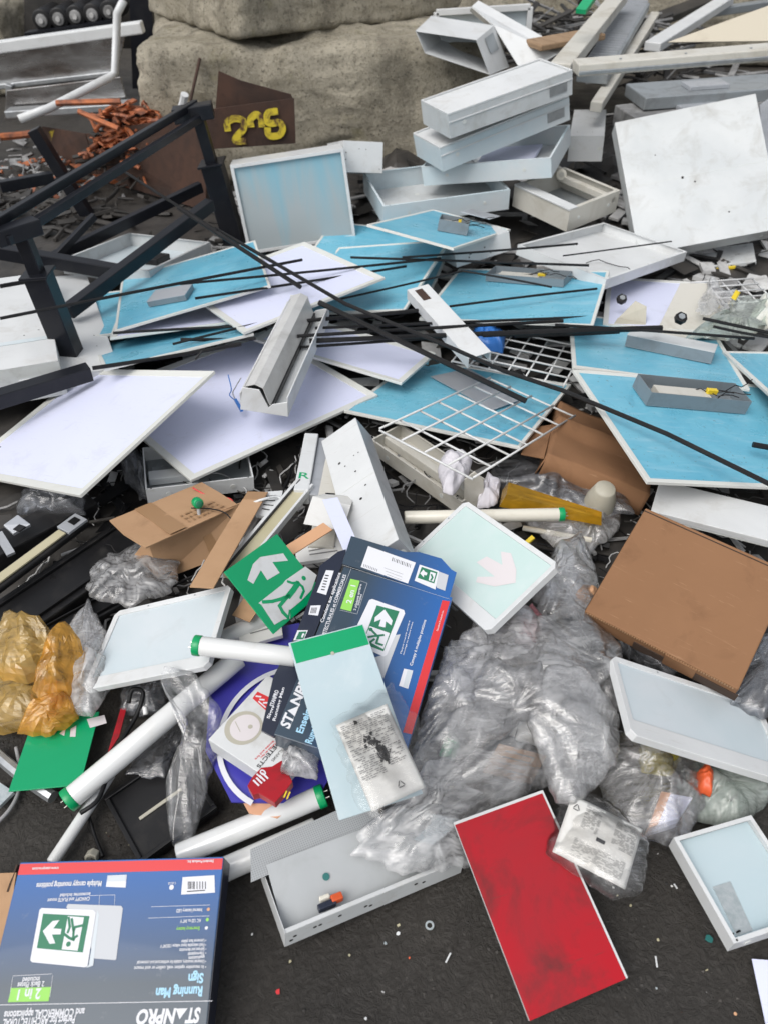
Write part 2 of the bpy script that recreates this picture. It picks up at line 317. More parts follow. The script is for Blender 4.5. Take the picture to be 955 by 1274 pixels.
def asphalt():
    m, n, l, b = nmat('asphalt'); v = coords(n, l, rnd=False)
    base = mixc(n, l, ramp(n, l, noise_n(n, l, v, 1.3, 6, .6), [(.35, 0.0), (.7, 1.0)]), (.024,.0215,.019), (.050,.044,.037))
    vo = n.new('ShaderNodeTexVoronoi'); vo.inputs['Scale'].default_value = 95; l.new(v, vo.inputs['Vector'])
    base = mixc(n, l, ramp(n, l, vo.outputs['Distance'], [(.0, .35), (.35, 0.0)]), base, (.055,.05,.045))
    sp = ramp(n, l, noise_n(n, l, v, 330, 2, .5), [(.70, 0.0), (.78, .7)]); base = mixc(n, l, sp, base, (.16,.145,.12))
    l.new(base, b.inputs['Base Color'])
    l.new(ramp(n, l, noise_n(n, l, v, 5, 5), [(.35, .38), (.65, .75)]), b.inputs['Roughness'])
    ad = n.new('ShaderNodeMath'); ad.operation = 'ADD'; ad.operation = 'MULTIPLY_ADD'; ad.inputs[1].default_value = .25; l.new(vo.outputs['Distance'], ad.inputs[0]); l.new(noise_n(n, l, v, 42, 8, .72, 1.6), ad.inputs[2])
    bump(n, l, b, ad.outputs[0], 1.0, .009)
asphalt()
def concrete():
    m, n, l, b = nmat('concrete'); v = coords(n, l)
    a = mixc(n, l, ramp(n, l, noise_n(n, l, v, 2.6, 9, .68, .5), [(.3, 0.0), (.68, 1.0)]), (.31,.275,.20), (.63,.575,.46))
    vs = coords(n, l, (3, 3, 1.0)); a = mixc(n, l, ramp(n, l, noise_n(n, l, vs, 1.6, 7, .65, .4), [(.50, 0.0), (.78, .75)]), a, (.06,.05,.036))
    a = mixc(n, l, ramp(n, l, noise_n(n, l, v, 28, 6, .75), [(.52, 0.0), (.70, .7)]), a, (.07,.06,.042))
    a = mixc(n, l, ramp(n, l, noise_n(n, l, v, 95, 4, .7), [(.56, 0.0), (.66, .55)]), a, (.62,.58,.48))
    a = mixc(n, l, ramp(n, l, noise_n(n, l, v, 70, 4, .7), [(.57, 0.0), (.66, .7)]), a, (.05,.045,.035))
    a = mixc(n, l, ramp(n, l, noise_n(n, l, v, 5, 5, .6), [(.60, 0.0), (.75, .4)]), a, (.24,.22,.06))
    l.new(a, b.inputs['Base Color']); b.inputs['Roughness'].default_value = .9
    bump(n, l, b, noise_n(n, l, v, 30, 9, .78), 1.0, .035)
concrete()
def film(name, tint, milk, milk_lo, milk_hi, gloss=1.0, vein=(.9,.9,.9), tr=.97):
    m, n, l, b = nmat(name); n.remove(b); out = n['Material Output']; v = coords(n, l)
    v2 = coords(n, l, (3, 14, 5)); f = noise_n(n, l, v, 8, 3, .5, 1.0); f2 = noise_n(n, l, v2, 4, 2, .5, 1.2)
    ad = n.new('ShaderNodeMath'); ad.operation = 'MULTIPLY'; l.new(f, ad.inputs[0]); l.new(f2, ad.inputs[1])
    at_ = n.new('ShaderNodeAttribute'); at_.attribute_name = 'fold'; fm = n.new('ShaderNodeMath'); fm.operation = 'MULTIPLY_ADD'; fm.inputs[1].default_value = .20; l.new(at_.outputs['Fac'], fm.inputs[0]); l.new(ad.outputs[0], fm.inputs[2])
    mk = ramp(n, l, fm.outputs[0], [(.17, milk_lo), (.52, milk_hi)])
    tb = n.new('ShaderNodeBsdfTransparent'); tb.inputs[0].default_value = (tint[0]*tr, tint[1]*tr, tint[2]*tr, 1)
    df = n.new('ShaderNodeBsdfDiffuse'); df.inputs[0].default_value = (*milk, 1)
    tl = n.new('ShaderNodeBsdfTranslucent'); tl.inputs[0].default_value = (*milk, 1)
    m1 = n.new('ShaderNodeMixShader'); m1.inputs[0].default_value = .4; l.new(df.outputs[0], m1.inputs[1]); l.new(tl.outputs[0], m1.inputs[2])
    m2 = n.new('ShaderNodeMixShader'); l.new(mk, m2.inputs[0]); l.new(tb.outputs[0], m2.inputs[1]); l.new(m1.outputs[0], m2.inputs[2])
    gl = n.new('ShaderNodeBsdfGlossy'); gl.inputs['Roughness'].default_value = .14; gl.inputs[0].default_value = (*vein, 1)
    fs = n.new('ShaderNodeFresnel'); fs.inputs[0].default_value = 1.5
    mu = n.new('ShaderNodeMath'); mu.operation = 'MULTIPLY'; mu.inputs[1].default_value = gloss; mu.use_clamp = True; l.new(fs.outputs[0], mu.inputs[0])
    bp = n.new('ShaderNodeBump'); bp.inputs['Strength'].default_value = .35; bp.inputs['Distance'].default_value = .004; l.new(noise_n(n, l, v2, 12, 4, .6, 1.0), bp.inputs['Height'])
    l.new(bp.outputs[0], gl.inputs['Normal']); l.new(bp.outputs[0], fs.inputs['Normal'])
    m3 = n.new('ShaderNodeMixShader'); l.new(mu.outputs[0], m3.inputs[0]); l.new(m2.outputs[0], m3.inputs[1]); l.new(gl.outputs[0], m3.inputs[2])
    l.new(m3.outputs[0], out.inputs['Surface'])
film('bag_clear', (.985,.985,.99), (.95,.96,.97), .05, .38, 2.0)
film('bag_wrap', (.99,.99,.99), (.86,.87,.89), .0, .08, .9)
film('bag_milky', (.975,.975,.98), (.95,.95,.96), .13, .52, 1.8)
film('bag_dark', (.78,.80,.83), (.62,.63,.67), .03, .28, 1.6)
film('amber_film', (.99,.72,.26), (.95,.60,.16), .22, .60, 1.5, (.97,.92,.8))
film('amber_tray', (.97,.62,.10), (.92,.50,.03), .30, .60, 1.1, (.95,.85,.6))
film('orange_film', (.99,.60,.14), (.95,.48,.06), .25, .62, 1.5, (.97,.9,.75))
film('yellow_film', (.95,.88,.35), (.80,.70,.12), .2, .6, 1.1)
film('pink_film', (.95,.55,.58), (.80,.30,.33), .2, .6, 1.3)
film('bag_green', (.88,.95,.91), (.74,.80,.75), .25, .5, 1.2)
# ---------------------------------------------------------------- flat print
def tmesh(body, shear=0.0, bold=0.0):
    cu = bpy.data.curves.new('t', 'FONT'); cu.body = body; cu.size = 1.0; cu.shear = shear; cu.offset = bold; cu.resolution_u = 3
    o = bpy.data.objects.new('t', cu); C.objects.link(o); dg = bpy.context.evaluated_depsgraph_get()
    me = bpy.data.meshes.new_from_object(o.evaluated_get(dg)); v = [tuple(p.co) for p in me.vertices]; f = [tuple(p.vertices) for p in me.polygons]
    bpy.data.objects.remove(o); bpy.data.curves.remove(cu); bpy.data.meshes.remove(me); return v, f
def put_text(mb, body, a, b, cap, z=.0006, shear=0.0, bold=.012):
    """text whose baseline runs from a to b on the sheet, capital height cap"""
    v, f = tmesh(body, shear, bold); x0 = min(p[0] for p in v); x1 = max(p[0] for p in v)
    d = Vector((b[0]-a[0], b[1]-a[1])); L = d.length; d /= L; nrm = Vector((-d.y, d.x)); sx = L/(x1-x0); sy = cap/.70
    mb.add([(a[0]+d.x*(p[0]-x0)*sx+nrm.x*p[1]*sy, a[1]+d.y*(p[0]-x0)*sx+nrm.y*p[1]*sy, z) for p in v], f)
def stroke(mb, pts, wd, z):
    for i in range(len(pts)-1):
        a, b = Vector(pts[i]), Vector(pts[i+1]); d = (b-a).normalized()*wd/2; q = Vector((-d.y, d.x))
        mb.add([(*(a-q-d*.6), z), (*(b-q+d*.6), z), (*(b+q+d*.6), z), (*(a+q-d*.6), z)], [(0,1,2,3)]); z += .00004
def zpx(ox, oy, s): return lambda x, y: (ox + x/s, oy + y/s)
# ---------------------------------------------------------------- the setting
def heap_h(x, y):
    a = min(max((y - .95) / .9, 0), 1); a = a*a*(3-2*a); b = min(max((y - 3.7) / .9, 0), 1); b = b*b*(3-2*b)
    r = min(max((x + .55) / .5, 0), 1)
    e = min(max((2.6 - abs(x)) / .5, 0), 1); back = min(max((6.2 - y) / .8, 0), 1)
    return (.04*a*(1 - .9*b*(1-r)) + .12*b*r) * e * back
def ground():
    mb = MB(); xs = [-60,-25,-10] + [-4 + .05*i for i in range(161)] + [10,25,60]; ys = [-20,-6] + [-.5 + .05*i for i in range(190)] + [12,25,60]
    for y in ys:
        for x in xs:
            z = noise.fractal(Vector((x*5, y*5, 0)), 1.0, 2.0, 4)*.006 + noise.noise(Vector((x*.8, y*.8, 3)))*.008 if abs(x) <= 4.1 and -.6 < y < 9.1 else 0
            mb.v.append((x, y, z))
    n = len(xs)
    mb.f = [(j*n+i, j*n+i+1, (j+1)*n+i+1, (j+1)*n+i) for j in range(len(ys)-1) for i in range(n-1)]
    o = mb.build('ground', 'asphalt', smooth=True); o['kind'] = 'structure'
ground()
def rough_block(name, label, cx, cy, z0, L, D, H, yaw, seed, rnd=.09, amp=.03, group='concrete blocks of the bin wall'):
    bm = bmesh.new(); bmesh.ops.create_cube(bm, size=1.0)
    bmesh.ops.subdivide_edges(bm, edges=bm.edges[:], cuts=44, use_grid_fill=True)
    for v in bm.verts:
        p = Vector((v.co.x*L, v.co.y*D, (v.co.z+.5)*H)); q = Vector((max(-L/2+rnd, min(L/2-rnd, p.x)), max(-D/2+rnd, min(D/2-rnd, p.y)), max(rnd, min(H-rnd, p.z))))
        d = p - q; 
        if d.length > 1e-6: p = q + d.normalized()*min(d.length, rnd)
        o = Vector((p.x*2.2+seed*7, p.y*2.2, p.z*2.2)); nn = (p - Vector((0,0,H/2))).normalized()
        p += nn*(noise.fractal(o, 1.0, 2.1, 5)*amp + noise.noise(o*.6)*amp*1.3 + noise.fractal(o*6, 1.0, 2.1, 3)*.012)
        gr = noise.noise(Vector((p.x*7, p.y*7, p.z*2.5+seed))); p += nn*(-.05*max(0, gr-.2) + noise.fractal(o*14, 1.0, 2.1, 2)*.006)
        v.co = p
    me = bpy.data.meshes.new(name); bm.to_mesh(me); bm.free(); me.materials.append(M_['concrete'])
    for p in me.polygons: p.use_smooth = True
    o = bpy.data.objects.new(name, me); C.objects.link(o); o.location = (cx, cy, z0); o.rotation_euler = (0, 0, R(yaw))
    return tag(o, label, 'concrete block', group)
rough_block('concrete_block', 'big rounded concrete block behind the white fixture stack', -.36, 5.10, 0, 1.98, .95, .71, 3, 1, .07, .05)
rough_block('concrete_block', 'stained concrete block laid cornerwise on top of the big rounded block', -.47, 5.50, .715, 1.55, 1.1, .62, 38, 2, .04, .035)
rough_block('concrete_block', 'pale concrete block end behind the row of dark rollers', *aty(2, 40, 6.9).xy, 0.0, .55, .8, .62, -10, 3, .08)
for i, (x, y, z, lab) in enumerate(((-3.0, 9.2, 0, 'shaded concrete block closing the yard behind the rollers'), (.7, 8.2, 0, 'dark concrete block in the back row behind the cornerwise block'), (2.7, 7.9, 0, 'dark concrete block in the back row behind the cream sheet'), (4.7, 7.9, 0, 'dark concrete block at the end of the back row'), (-1.0, 9.2, 0, 'shaded concrete block behind the cornerwise block'), (1.6, 8.3, .75, 'upper concrete block on the back row above the grey fixtures'), (3.6, 8.2, .75, 'upper concrete block on the back row above the cream sheet'))):
    rough_block('concrete_block', lab, x, y, z, 1.9, .9, .74, 2*i - 4, 5+i, .07)
# the uncountable scrap under everything; its mound is coloured dark as shade in the gaps
def scrap():
    rnd = random.Random(4); mb = MB(); N = 90
    xs = [-3 + 6*i/N for i in range(N+1)]; ys = [.9 + 5.4*i/N for i in range(N+1)]
    for y in ys:
        for x in xs: mb.v.append((x, y, heap_h(x, y) - .012 + .5*heap_h(x, y)*noise.fractal(Vector((x*6, y*6, 1)), 1, 2, 4)))
    mb.f = [(j*(N+1)+i, j*(N+1)+i+1, (j+1)*(N+1)+i+1, (j+1)*(N+1)+i) for j in range(N) for i in range(N)]
    sets = {'dark_junk': mb, 'grey_junk': MB(), 'pale_junk': MB(), 'black_plastic': MB()}
    for k in range(900):
        x = rnd.uniform(-2.4, 2.4); y = rnd.uniform(1.25, 5.6); h = heap_h(x, y)
        if x < -.7 and y > 2.9: continue
        m = sets[rnd.choices(list(sets), (4, 1.6, 1.0, 4))[0]]; p = Vector((x, y, h + rnd.uniform(0, .03)))
        a = rnd.uniform(0, 6.28); d = Vector((math.cos(a), math.sin(a), rnd.uniform(-.2, .2))); t = rnd.random()
        if t < .4: m.beam(p - d*rnd.uniform(.03, .16), p + d*rnd.uniform(.03, .16), rnd.uniform(.008, .04), rnd.uniform(.002, .02), (rnd.uniform(-.4,.4), rnd.uniform(-.4,.4), 1))
        elif t < .75: m.beam(p - d*rnd.uniform(.02, .08), p + d*rnd.uniform(.02, .08), rnd.uniform(.03, .13), .002, (rnd.uniform(-.6,.6), rnd.uniform(-.6,.6), 1))
        else:
            q = p.copy(); pts = [q.copy()]
            for i in range(8): a += rnd.uniform(-.7, .7); q = q + Vector((math.cos(a), math.sin(a), rnd.uniform(-.25, .25)))*.03; q.z = max(q.z, h); pts.append(q.copy())
            m.tube(pts, rnd.uniform(.002, .005), 5)
    for k in range(900):
        x = rnd.uniform(-1.0, 1.1); y = rnd.uniform(1.1, 2.4); h = heap_h(x, y)
        m = sets[rnd.choices(list(sets), (2, 2.4, 2.8, 3))[0]]; p = Vector((x, y, h + rnd.uniform(0, .03))); a = rnd.uniform(0, 6.28); d = Vector((math.cos(a), math.sin(a), rnd.uniform(-.3, .3)))
        if rnd.random() < .5: m.beam(p - d*rnd.uniform(.008, .05), p + d*rnd.uniform(.008, .05), rnd.uniform(.004, .03), rnd.uniform(.001, .014), (rnd.uniform(-.6,.6), rnd.uniform(-.6,.6), 1))
        else:
            q = p.copy(); pts = [q.copy()]
            for i in range(10): a += rnd.uniform(-.8, .8); q = q + Vector((math.cos(a), math.sin(a), rnd.uniform(-.35, .35)))*.018; q.z = max(q.z, h); pts.append(q.copy())
            m.tube(pts, rnd.uniform(.0012, .003), 5)
    for k in range(420):
        x = rnd.uniform(-1.6, 1.9); y = rnd.uniform(2.3, 4.4); h = heap_h(x, y)
        if x < -.9 and y > 2.9: continue
        m = sets[rnd.choices(list(sets), (.6, 1.6, 4, 1))[0]]; p = Vector((x, y, h + rnd.uniform(.0, .025))); a = rnd.uniform(0, 6.28); d = Vector((math.cos(a), math.sin(a), rnd.uniform(-.12, .12)))
        m.beam(p - d*rnd.uniform(.03, .12), p + d*rnd.uniform(.03, .12), rnd.uniform(.015, .08), rnd.uniform(.002, .02), (rnd.uniform(-.25,.25), rnd.uniform(-.25,.25), 1))
    names = {'dark_junk': ('scrap_heap', 'mass of dirty scrap under the whole pile, coloured dark as shade in the gaps'), 'grey_junk': ('metal_scrap', 'loose grey metal offcuts in the gaps of the pile'), 'pale_junk': ('plastic_scrap', 'loose pale plastic offcuts in the gaps of the pile'), 'black_plastic': ('cable_scrap', 'tangle of black cable and plastic offcuts in the pile')}
    for k, m in sets.items():
        o = m.build(names[k][0], k); o['kind'] = 'stuff'; tag(o, names[k][1], 'scrap')
scrap()
# ---------------------------------------------------------------- builders
def led_panel(k, label, face='lavender', rim=.016, name=None, group=None, th=.010):
    M, a, b = fr(k); white = face == 'lavender'
    t = thing(name or 'led_light', label, 'light panel', M, group)
    mb = MB(); r = rim
    o = [(0,0),(a,0),(a,b),(0,b)]; i = [(r,r),(a-r,r),(a-r,b-r),(r,b-r)]; zi = -.0035 if white else -.001
    v = [(x,y,-th) for x,y in o] + [(x,y,0) for x,y in o] + [(x,y,zi) for x,y in i] + [(x,y,-th) for x,y in i]; f = []
    for q in range(4):
        n = (q+1) % 4; f += [(q,n,4+n,4+q), (4+q,4+n,8+n,8+q), (8+q,8+n,12+n,12+q), (12+q,12+n,n,q)]
    mb.add(v, f).build('frame', 'frame_white', t, .0012)
    mb = MB(); N = 16; sd = sum(map(ord, k)) % 50
    for jj in range(N+1):
        for ii in range(N+1):
            x = r + (a-2*r)*ii/N; y = r + (b-2*r)*jj/N; e = min(ii, N-ii, jj, N-jj)/4.0
            mb.v.append((x, y, zi - .0016 + (.0012 if not white else .0006)*min(e,1)*noise.noise(Vector((x*9, y*9, sd)))))
    mb.f = [(j*(N+1)+i_, j*(N+1)+i_+1, (j+1)*(N+1)+i_+1, (j+1)*(N+1)+i_) for j in range(N) for i_ in range(N)]
    mb.build('diffuser' if white else 'back_sheet', face, t, smooth=True)
    MB().box(r, a-r, r, b-r, -th+.001, -.0062).build('back_plate', 'sheet_edge', t)
    return t
def driver_box(parent, M, pts, d, closed=False, stuff=True, lid='grey_lid'):
    """open steel driver box on a panel back; pts: four picture places of its top edge, d its height"""
    q = [Vector(loc(M, *p, off=d)) for p in pts]; c = sum(q, Vector((0,0)))/4; X = ((q[1]-q[0])+(q[2]-q[3])).normalized(); L = ((q[1]-q[0]).length+(q[2]-q[3]).length)/2
    Y = Vector((-X.y, X.x)); W = min(max(abs((q[3]-q[0]).dot(Y)), .03), .11)
    e = bpy.data.objects.new('driver_box', None); C.objects.link(e); e.parent = parent
    e.matrix_local = Matrix(((X.x, Y.x, 0, c.x), (X.y, Y.y, 0, c.y), (0,0,1,0), (0,0,0,1)))
    l2, w2, t = L/2, W/2, .0016
    MB().box(-l2, l2, -w2, w2, .0005, .002).build('floor_pan', 'grey_metal', e)
    for y in (-w2, w2-t): MB().box(-l2, l2, y, y+t, .002, d).build('side_wall', 'grey_box', e)
    for x in (-l2, l2-t): MB().box(x, x+t, -w2+t, w2-t, .002, d).build('end_wall', 'grey_box', e)
    if closed: MB().box(-l2-.001, l2+.001, -w2-.001, w2+.001, d, d+.0018).build('lid', lid, e)
    elif stuff:
        MB().box(-l2*.75, l2*.3, -w2*.5, w2*.35, .003, d*.72).build('circuit_board', 'white_cream', e, .001)
        mb = MB(); r = random.Random(int(L*1e5))
        for s in range(4):
            p = Vector((-l2*.6 + r.uniform(0, L*.6), r.uniform(-w2, w2)*.5, d*.6)); pts_ = [p.copy()]
            for i in range(6): p = p + Vector((.02, r.uniform(-.015,.015), r.uniform(-.006,.012))); pts_.append(p.copy())
            mb.tube(pts_, .0016, 5)
        mb.build('wiring', 'black_rod', e)
        MB().box(l2*.25, l2*.45, -w2*.2, w2*.1, d*.7, d*1.05).build('wire_nut', 'yellow_plastic', e, .002)
    return e
def shell(t, a, b, d, mat='white_metal', inner=None, th=.0016, lip=.010, floor=True):
    if floor: MB().box(th, a-th, th, b-th, -d, -d+th).build('floor_pan', inner or mat, t)
    for y in (0, b-th): MB().box(0, a, y, y+th, -d, 0).build('long_wall', mat, t)
    rq = random.Random(int(a*1e5) + int(b*1e4))
    for _ in range(3):
        x, y = rq.uniform(.15, .85)*a, rq.uniform(.2, .8)*b; MB().disc(x, y, rq.uniform(.006, .012), -d+th+.0006, 16).build('knockout', 'sheet_edge', t)
    for x in (a*.2, a*.8): MB().tube([(x, -.0003, -d*.5), (x, -.0016, -d*.5)], .008, 14).build('knockout', 'sheet_edge', t)
    for x in (a*.05, a*.5, a*.95): MB().disc(x, lip*.5 if lip else .004, .0022, .0022, 8).build('screw_hole', 'ink_black', t)
    p = Vector((rq.uniform(.2, .4)*a, rq.uniform(.3, .6)*b, -d+.006)); pw = [p.copy()]; an = rq.uniform(-1, 1)
    for _ in range(9): an += rq.uniform(-.7, .7); p = p + Vector((math.cos(an)*a*.05, math.sin(an)*a*.05, 0)); p.x = min(max(p.x, .02), a-.02); p.y = min(max(p.y, .02), b-.02); pw.append(p + Vector((0, 0, abs(rq.gauss(0, .006)))))
    MB().tube(pw, .0018, 5).build('loose_lead', 'black_rod', t, 0, True)
    for x in (0, a-th): MB().box(x, x+th, th, b-th, -d, 0).build('end_wall', mat, t)
    if lip:
        for (x0, x1, y0, y1) in ((0, a, 0, lip), (0, a, b-lip, b), (0, lip, lip, b-lip), (a-lip, a, lip, b-lip)):
            MB().box(x0, x1, y0, y1, .0004, .0018).build('rim', mat, t)
def tray(k, label, d=.09, mat='white_metal', inner=None, lip=.010, cat='light housing', name='light_housing', group=None):
    M, a, b = fr(k); t = thing(name, label, cat, M, group); shell(t, a, b, d, mat, inner, lip=lip); return t, a, b
def housing(k, label, d=.09, mat='white_metal', cat='light housing', name='light_housing', group=None, holes=(), side=None):
    M, a, b = fr(k); t = thing(name, label, cat, M, group)
    MB().box(0, a, 0, b, -.0018, 0).build('cover', mat, t, .0012)
    for y in (0, b-.002): MB().box(0, a, y, y+.002, -d, -.0022).build('long_wall', side or mat, t)
    for x in (0, a-.002): MB().box(x, x+.002, .0022, b-.0022, -d, -.0022).build('end_wall', side or mat, t)
    rq = random.Random(int(a*1e5) + int(b*1e4))
    if not holes: holes = [(rq.uniform(.06, .94)*a, rq.uniform(.1, .9)*b, rq.uniform(.0018, .0035)) for _ in range(5)]
    MB().box(a*.03, a*.97, b*.5, b*.5+.0012, .0002, .0006).build('fold_seam', 'sheet_edge', t) if b > .15 else None
    for x in (a*.12, a*.88): MB().tube([(x, -.0006, -d*.5), (x, -.0022, -d*.5)], .009, 14).build('knockout', 'sheet_edge', t)
    if holes:
        for (x, y, r) in holes:
            MB().disc(x, y, r, .0007, 14).build('screw_hole', 'ink_black', t)
    return t, a, b
def carton(k, label, d, mat='cardboard', name='cardboard_box', cat='cardboard box'):
    M, a, b = fr(k); t = thing(name, label, cat, M); MB().box(0, a, 0, b, -d, 0).build('body', mat, t, .003); return t, a, b
def fluoro(p0, p1, r, label, mat='tube_glass', caps=(1, 0), name='fluorescent_tube', cat='light tube'):
    p0, p1 = Vector(p0), Vector(p1); d = (p1-p0); L = d.length; q = d.to_track_quat('Z', 'Y'); M = Matrix.Translation(p0) @ q.to_matrix().to_4x4()
    t = thing(name, label, cat, M, 'fluorescent tubes'); MB().tube([(0,0,.006), (0,0,L-.006)], r, 20).build('glass_tube', mat, t, .003, True)
    for e, on in ((0, caps[0]), (1, caps[1])):
        if not on: continue
        z0, z1 = (-.003, .014) if e == 0 else (L-.014, L+.003)
        cp = MB().tube([(0,0,z0), (0,0,z1)], r*1.06, 20).build('end_cap', 'green_cap', t, .002, True)
        for s in (-1, 1): MB().tube([(s*r*.32, 0, z0), (s*r*.32, 0, z0-.009)] if e == 0 else [(s*r*.32, 0, z1), (s*r*.32, 0, z1+.009)], .0014, 6).build('pin', 'metal_pin', cp)
    return t
def rod(pts, r, label, name='black_rod', mat='black_rod', cat='rod', group='black rods strewn over the panels', flat=False):
    pts = [Vector(p) for p in pts]; mb = MB()
    if len(pts) == 2:
        n = 7; a, b = pts; pr = (b-a).normalized().cross(Vector((0,0,1))); k = random.Random(int(a.x*1e4)).uniform(-.006, .006)
        pts = [a.lerp(b, i/n) + Vector((0,0,k*math.sin(math.pi*i/n))) + pr*k*math.sin(math.pi*i/n) for i in range(n+1)]
    mb.tube(pts, r, 8); return tag(mb.build(name, mat, smooth=False), label, cat, group)
def cable(ptsz, r, label, mat='black_rod', name='cable', group='loose cables'):
    P = [Vector(p) for p in ptsz]; out = []
    for i in range(len(P)-1):
        a, b = P[max(i-1,0)], P[i]; c, d = P[i+1], P[min(i+2, len(P)-1)]
        for j in range(6):
            t = j/6; out.append(.5*((2*b) + (c-a)*t + (2*a-5*b+4*c-d)*t*t + (3*b-a-3*c+d)*t**3))
    out.append(P[-1]); return tag(MB().tube(out, r, 7).build(name, mat, smooth=True), label, 'cable', group)
import numpy as np
def film_sheet(seed, N=90, squeeze=.90, aniso=0.0, pinch=2, iters=300):
    """an inextensible sheet squeezed inwards until it buckles into folds; returns rest-free positions (unit square) and a crease measure"""
    q = np.random.RandomState(seed); g = np.linspace(-.5, .5, N); X, Y = np.meshgrid(g, g); P = np.stack([X, Y, np.zeros_like(X)], -1); h = 1.0/(N-1)
    for _ in range(14):
        a = q.uniform(0, 6.28); f = q.uniform(4, 16); P[..., 2] += q.uniform(.2, 1)*.05/f*6*np.sin((X*np.cos(a)+Y*np.sin(a))*f + q.uniform(0, 6.28))
    pts = q.uniform(-.35, .35, (pinch, 2)); rest0 = np.stack([X, Y], -1)
    sx, sy = squeeze + aniso*.5, squeeze - aniso*.5
    T = rest0*np.array([sx, sy])
    for p in pts:                                   # film is drawn towards its pinch points
        d = rest0 - p; r = np.linalg.norm(d, axis=-1, keepdims=True); T = T - d*.34*np.exp(-(r/.22)**2)
    edge = np.zeros((N, N), bool); edge[0] = edge[-1] = True; edge[:, 0] = edge[:, -1] = True
    def con(P, A, B, L, k, lo=False):
        pa, pb = P[A], P[B]; d = pb - pa; l = np.linalg.norm(d, axis=-1, keepdims=True) + 1e-9; c = (l - L)/l*d*.5*k
        if lo: c = np.where(l < L, c, 0)
        P[A] = pa + c; P[B] = pb - c
    S = np.s_
    groups = []
    for o in (0, 1):
        groups += [((S[:, o:N-1:2]), (S[:, o+1:N:2]), h, 1.0, False), ((S[o:N-1:2, :]), (S[o+1:N:2, :]), h, 1.0, False)]
    for o in (0, 1):
        m = len(range(o, N-1, 2))
        groups += [(S[o:o+2*m:2, 0:N-1], S[o+1:o+1+2*m:2, 1:N], h*1.41421, .7, False), (S[o:o+2*m:2, 1:N], S[o+1:o+1+2*m:2, 0:N-1], h*1.41421, .7, False)]
    for st, k in ((2, .5), (4, .45), (8, .3)):
        for o in range(st*2):
            m = [i for i in range(o, N-st, st*2)]
            if not m: continue
            e = m[-1]+1
            groups += [(S[:, o:e:st*2], S[:, o+st:e+st:st*2], h*st*.975, k, True), (S[o:e:st*2, :], S[o+st:e+st:st*2, :], h*st*.975, k, True)]
    for it in range(iters):
        t = min(1.0, it/(iters*.55)); tgt = rest0*(1-t) + T*t
        P[..., :2] += (tgt - P[..., :2])*(.05 if it < iters*.8 else .01); P[..., 2] *= .997
        for gq in groups: con(P, *gq)
        P[..., 2] = np.clip(P[..., 2], -.16, .16)
    for _ in range(2): P[1:-1, 1:-1] = .5*P[1:-1, 1:-1] + .125*(P[2:, 1:-1]+P[:-2, 1:-1]+P[1:-1, 2:]+P[1:-1, :-2])
    Z = P[..., 2]; lap = np.zeros_like(Z); lap[1:-1, 1:-1] = Z[2:, 1:-1]+Z[:-2, 1:-1]+Z[1:-1, 2:]+Z[1:-1, :-2]-4*Z[1:-1, 1:-1]
    cr = np.clip(np.abs(lap)/h*2.6 - .10, 0, 1.2)
    return P - np.concatenate([T, np.zeros((N, N, 1))], -1), cr
SHEETS = [film_sheet(1), film_sheet(5, squeeze=.86, pinch=3), film_sheet(8, squeeze=.92, aniso=.10, pinch=1), film_sheet(12, squeeze=.88, aniso=-.08, pinch=2)]
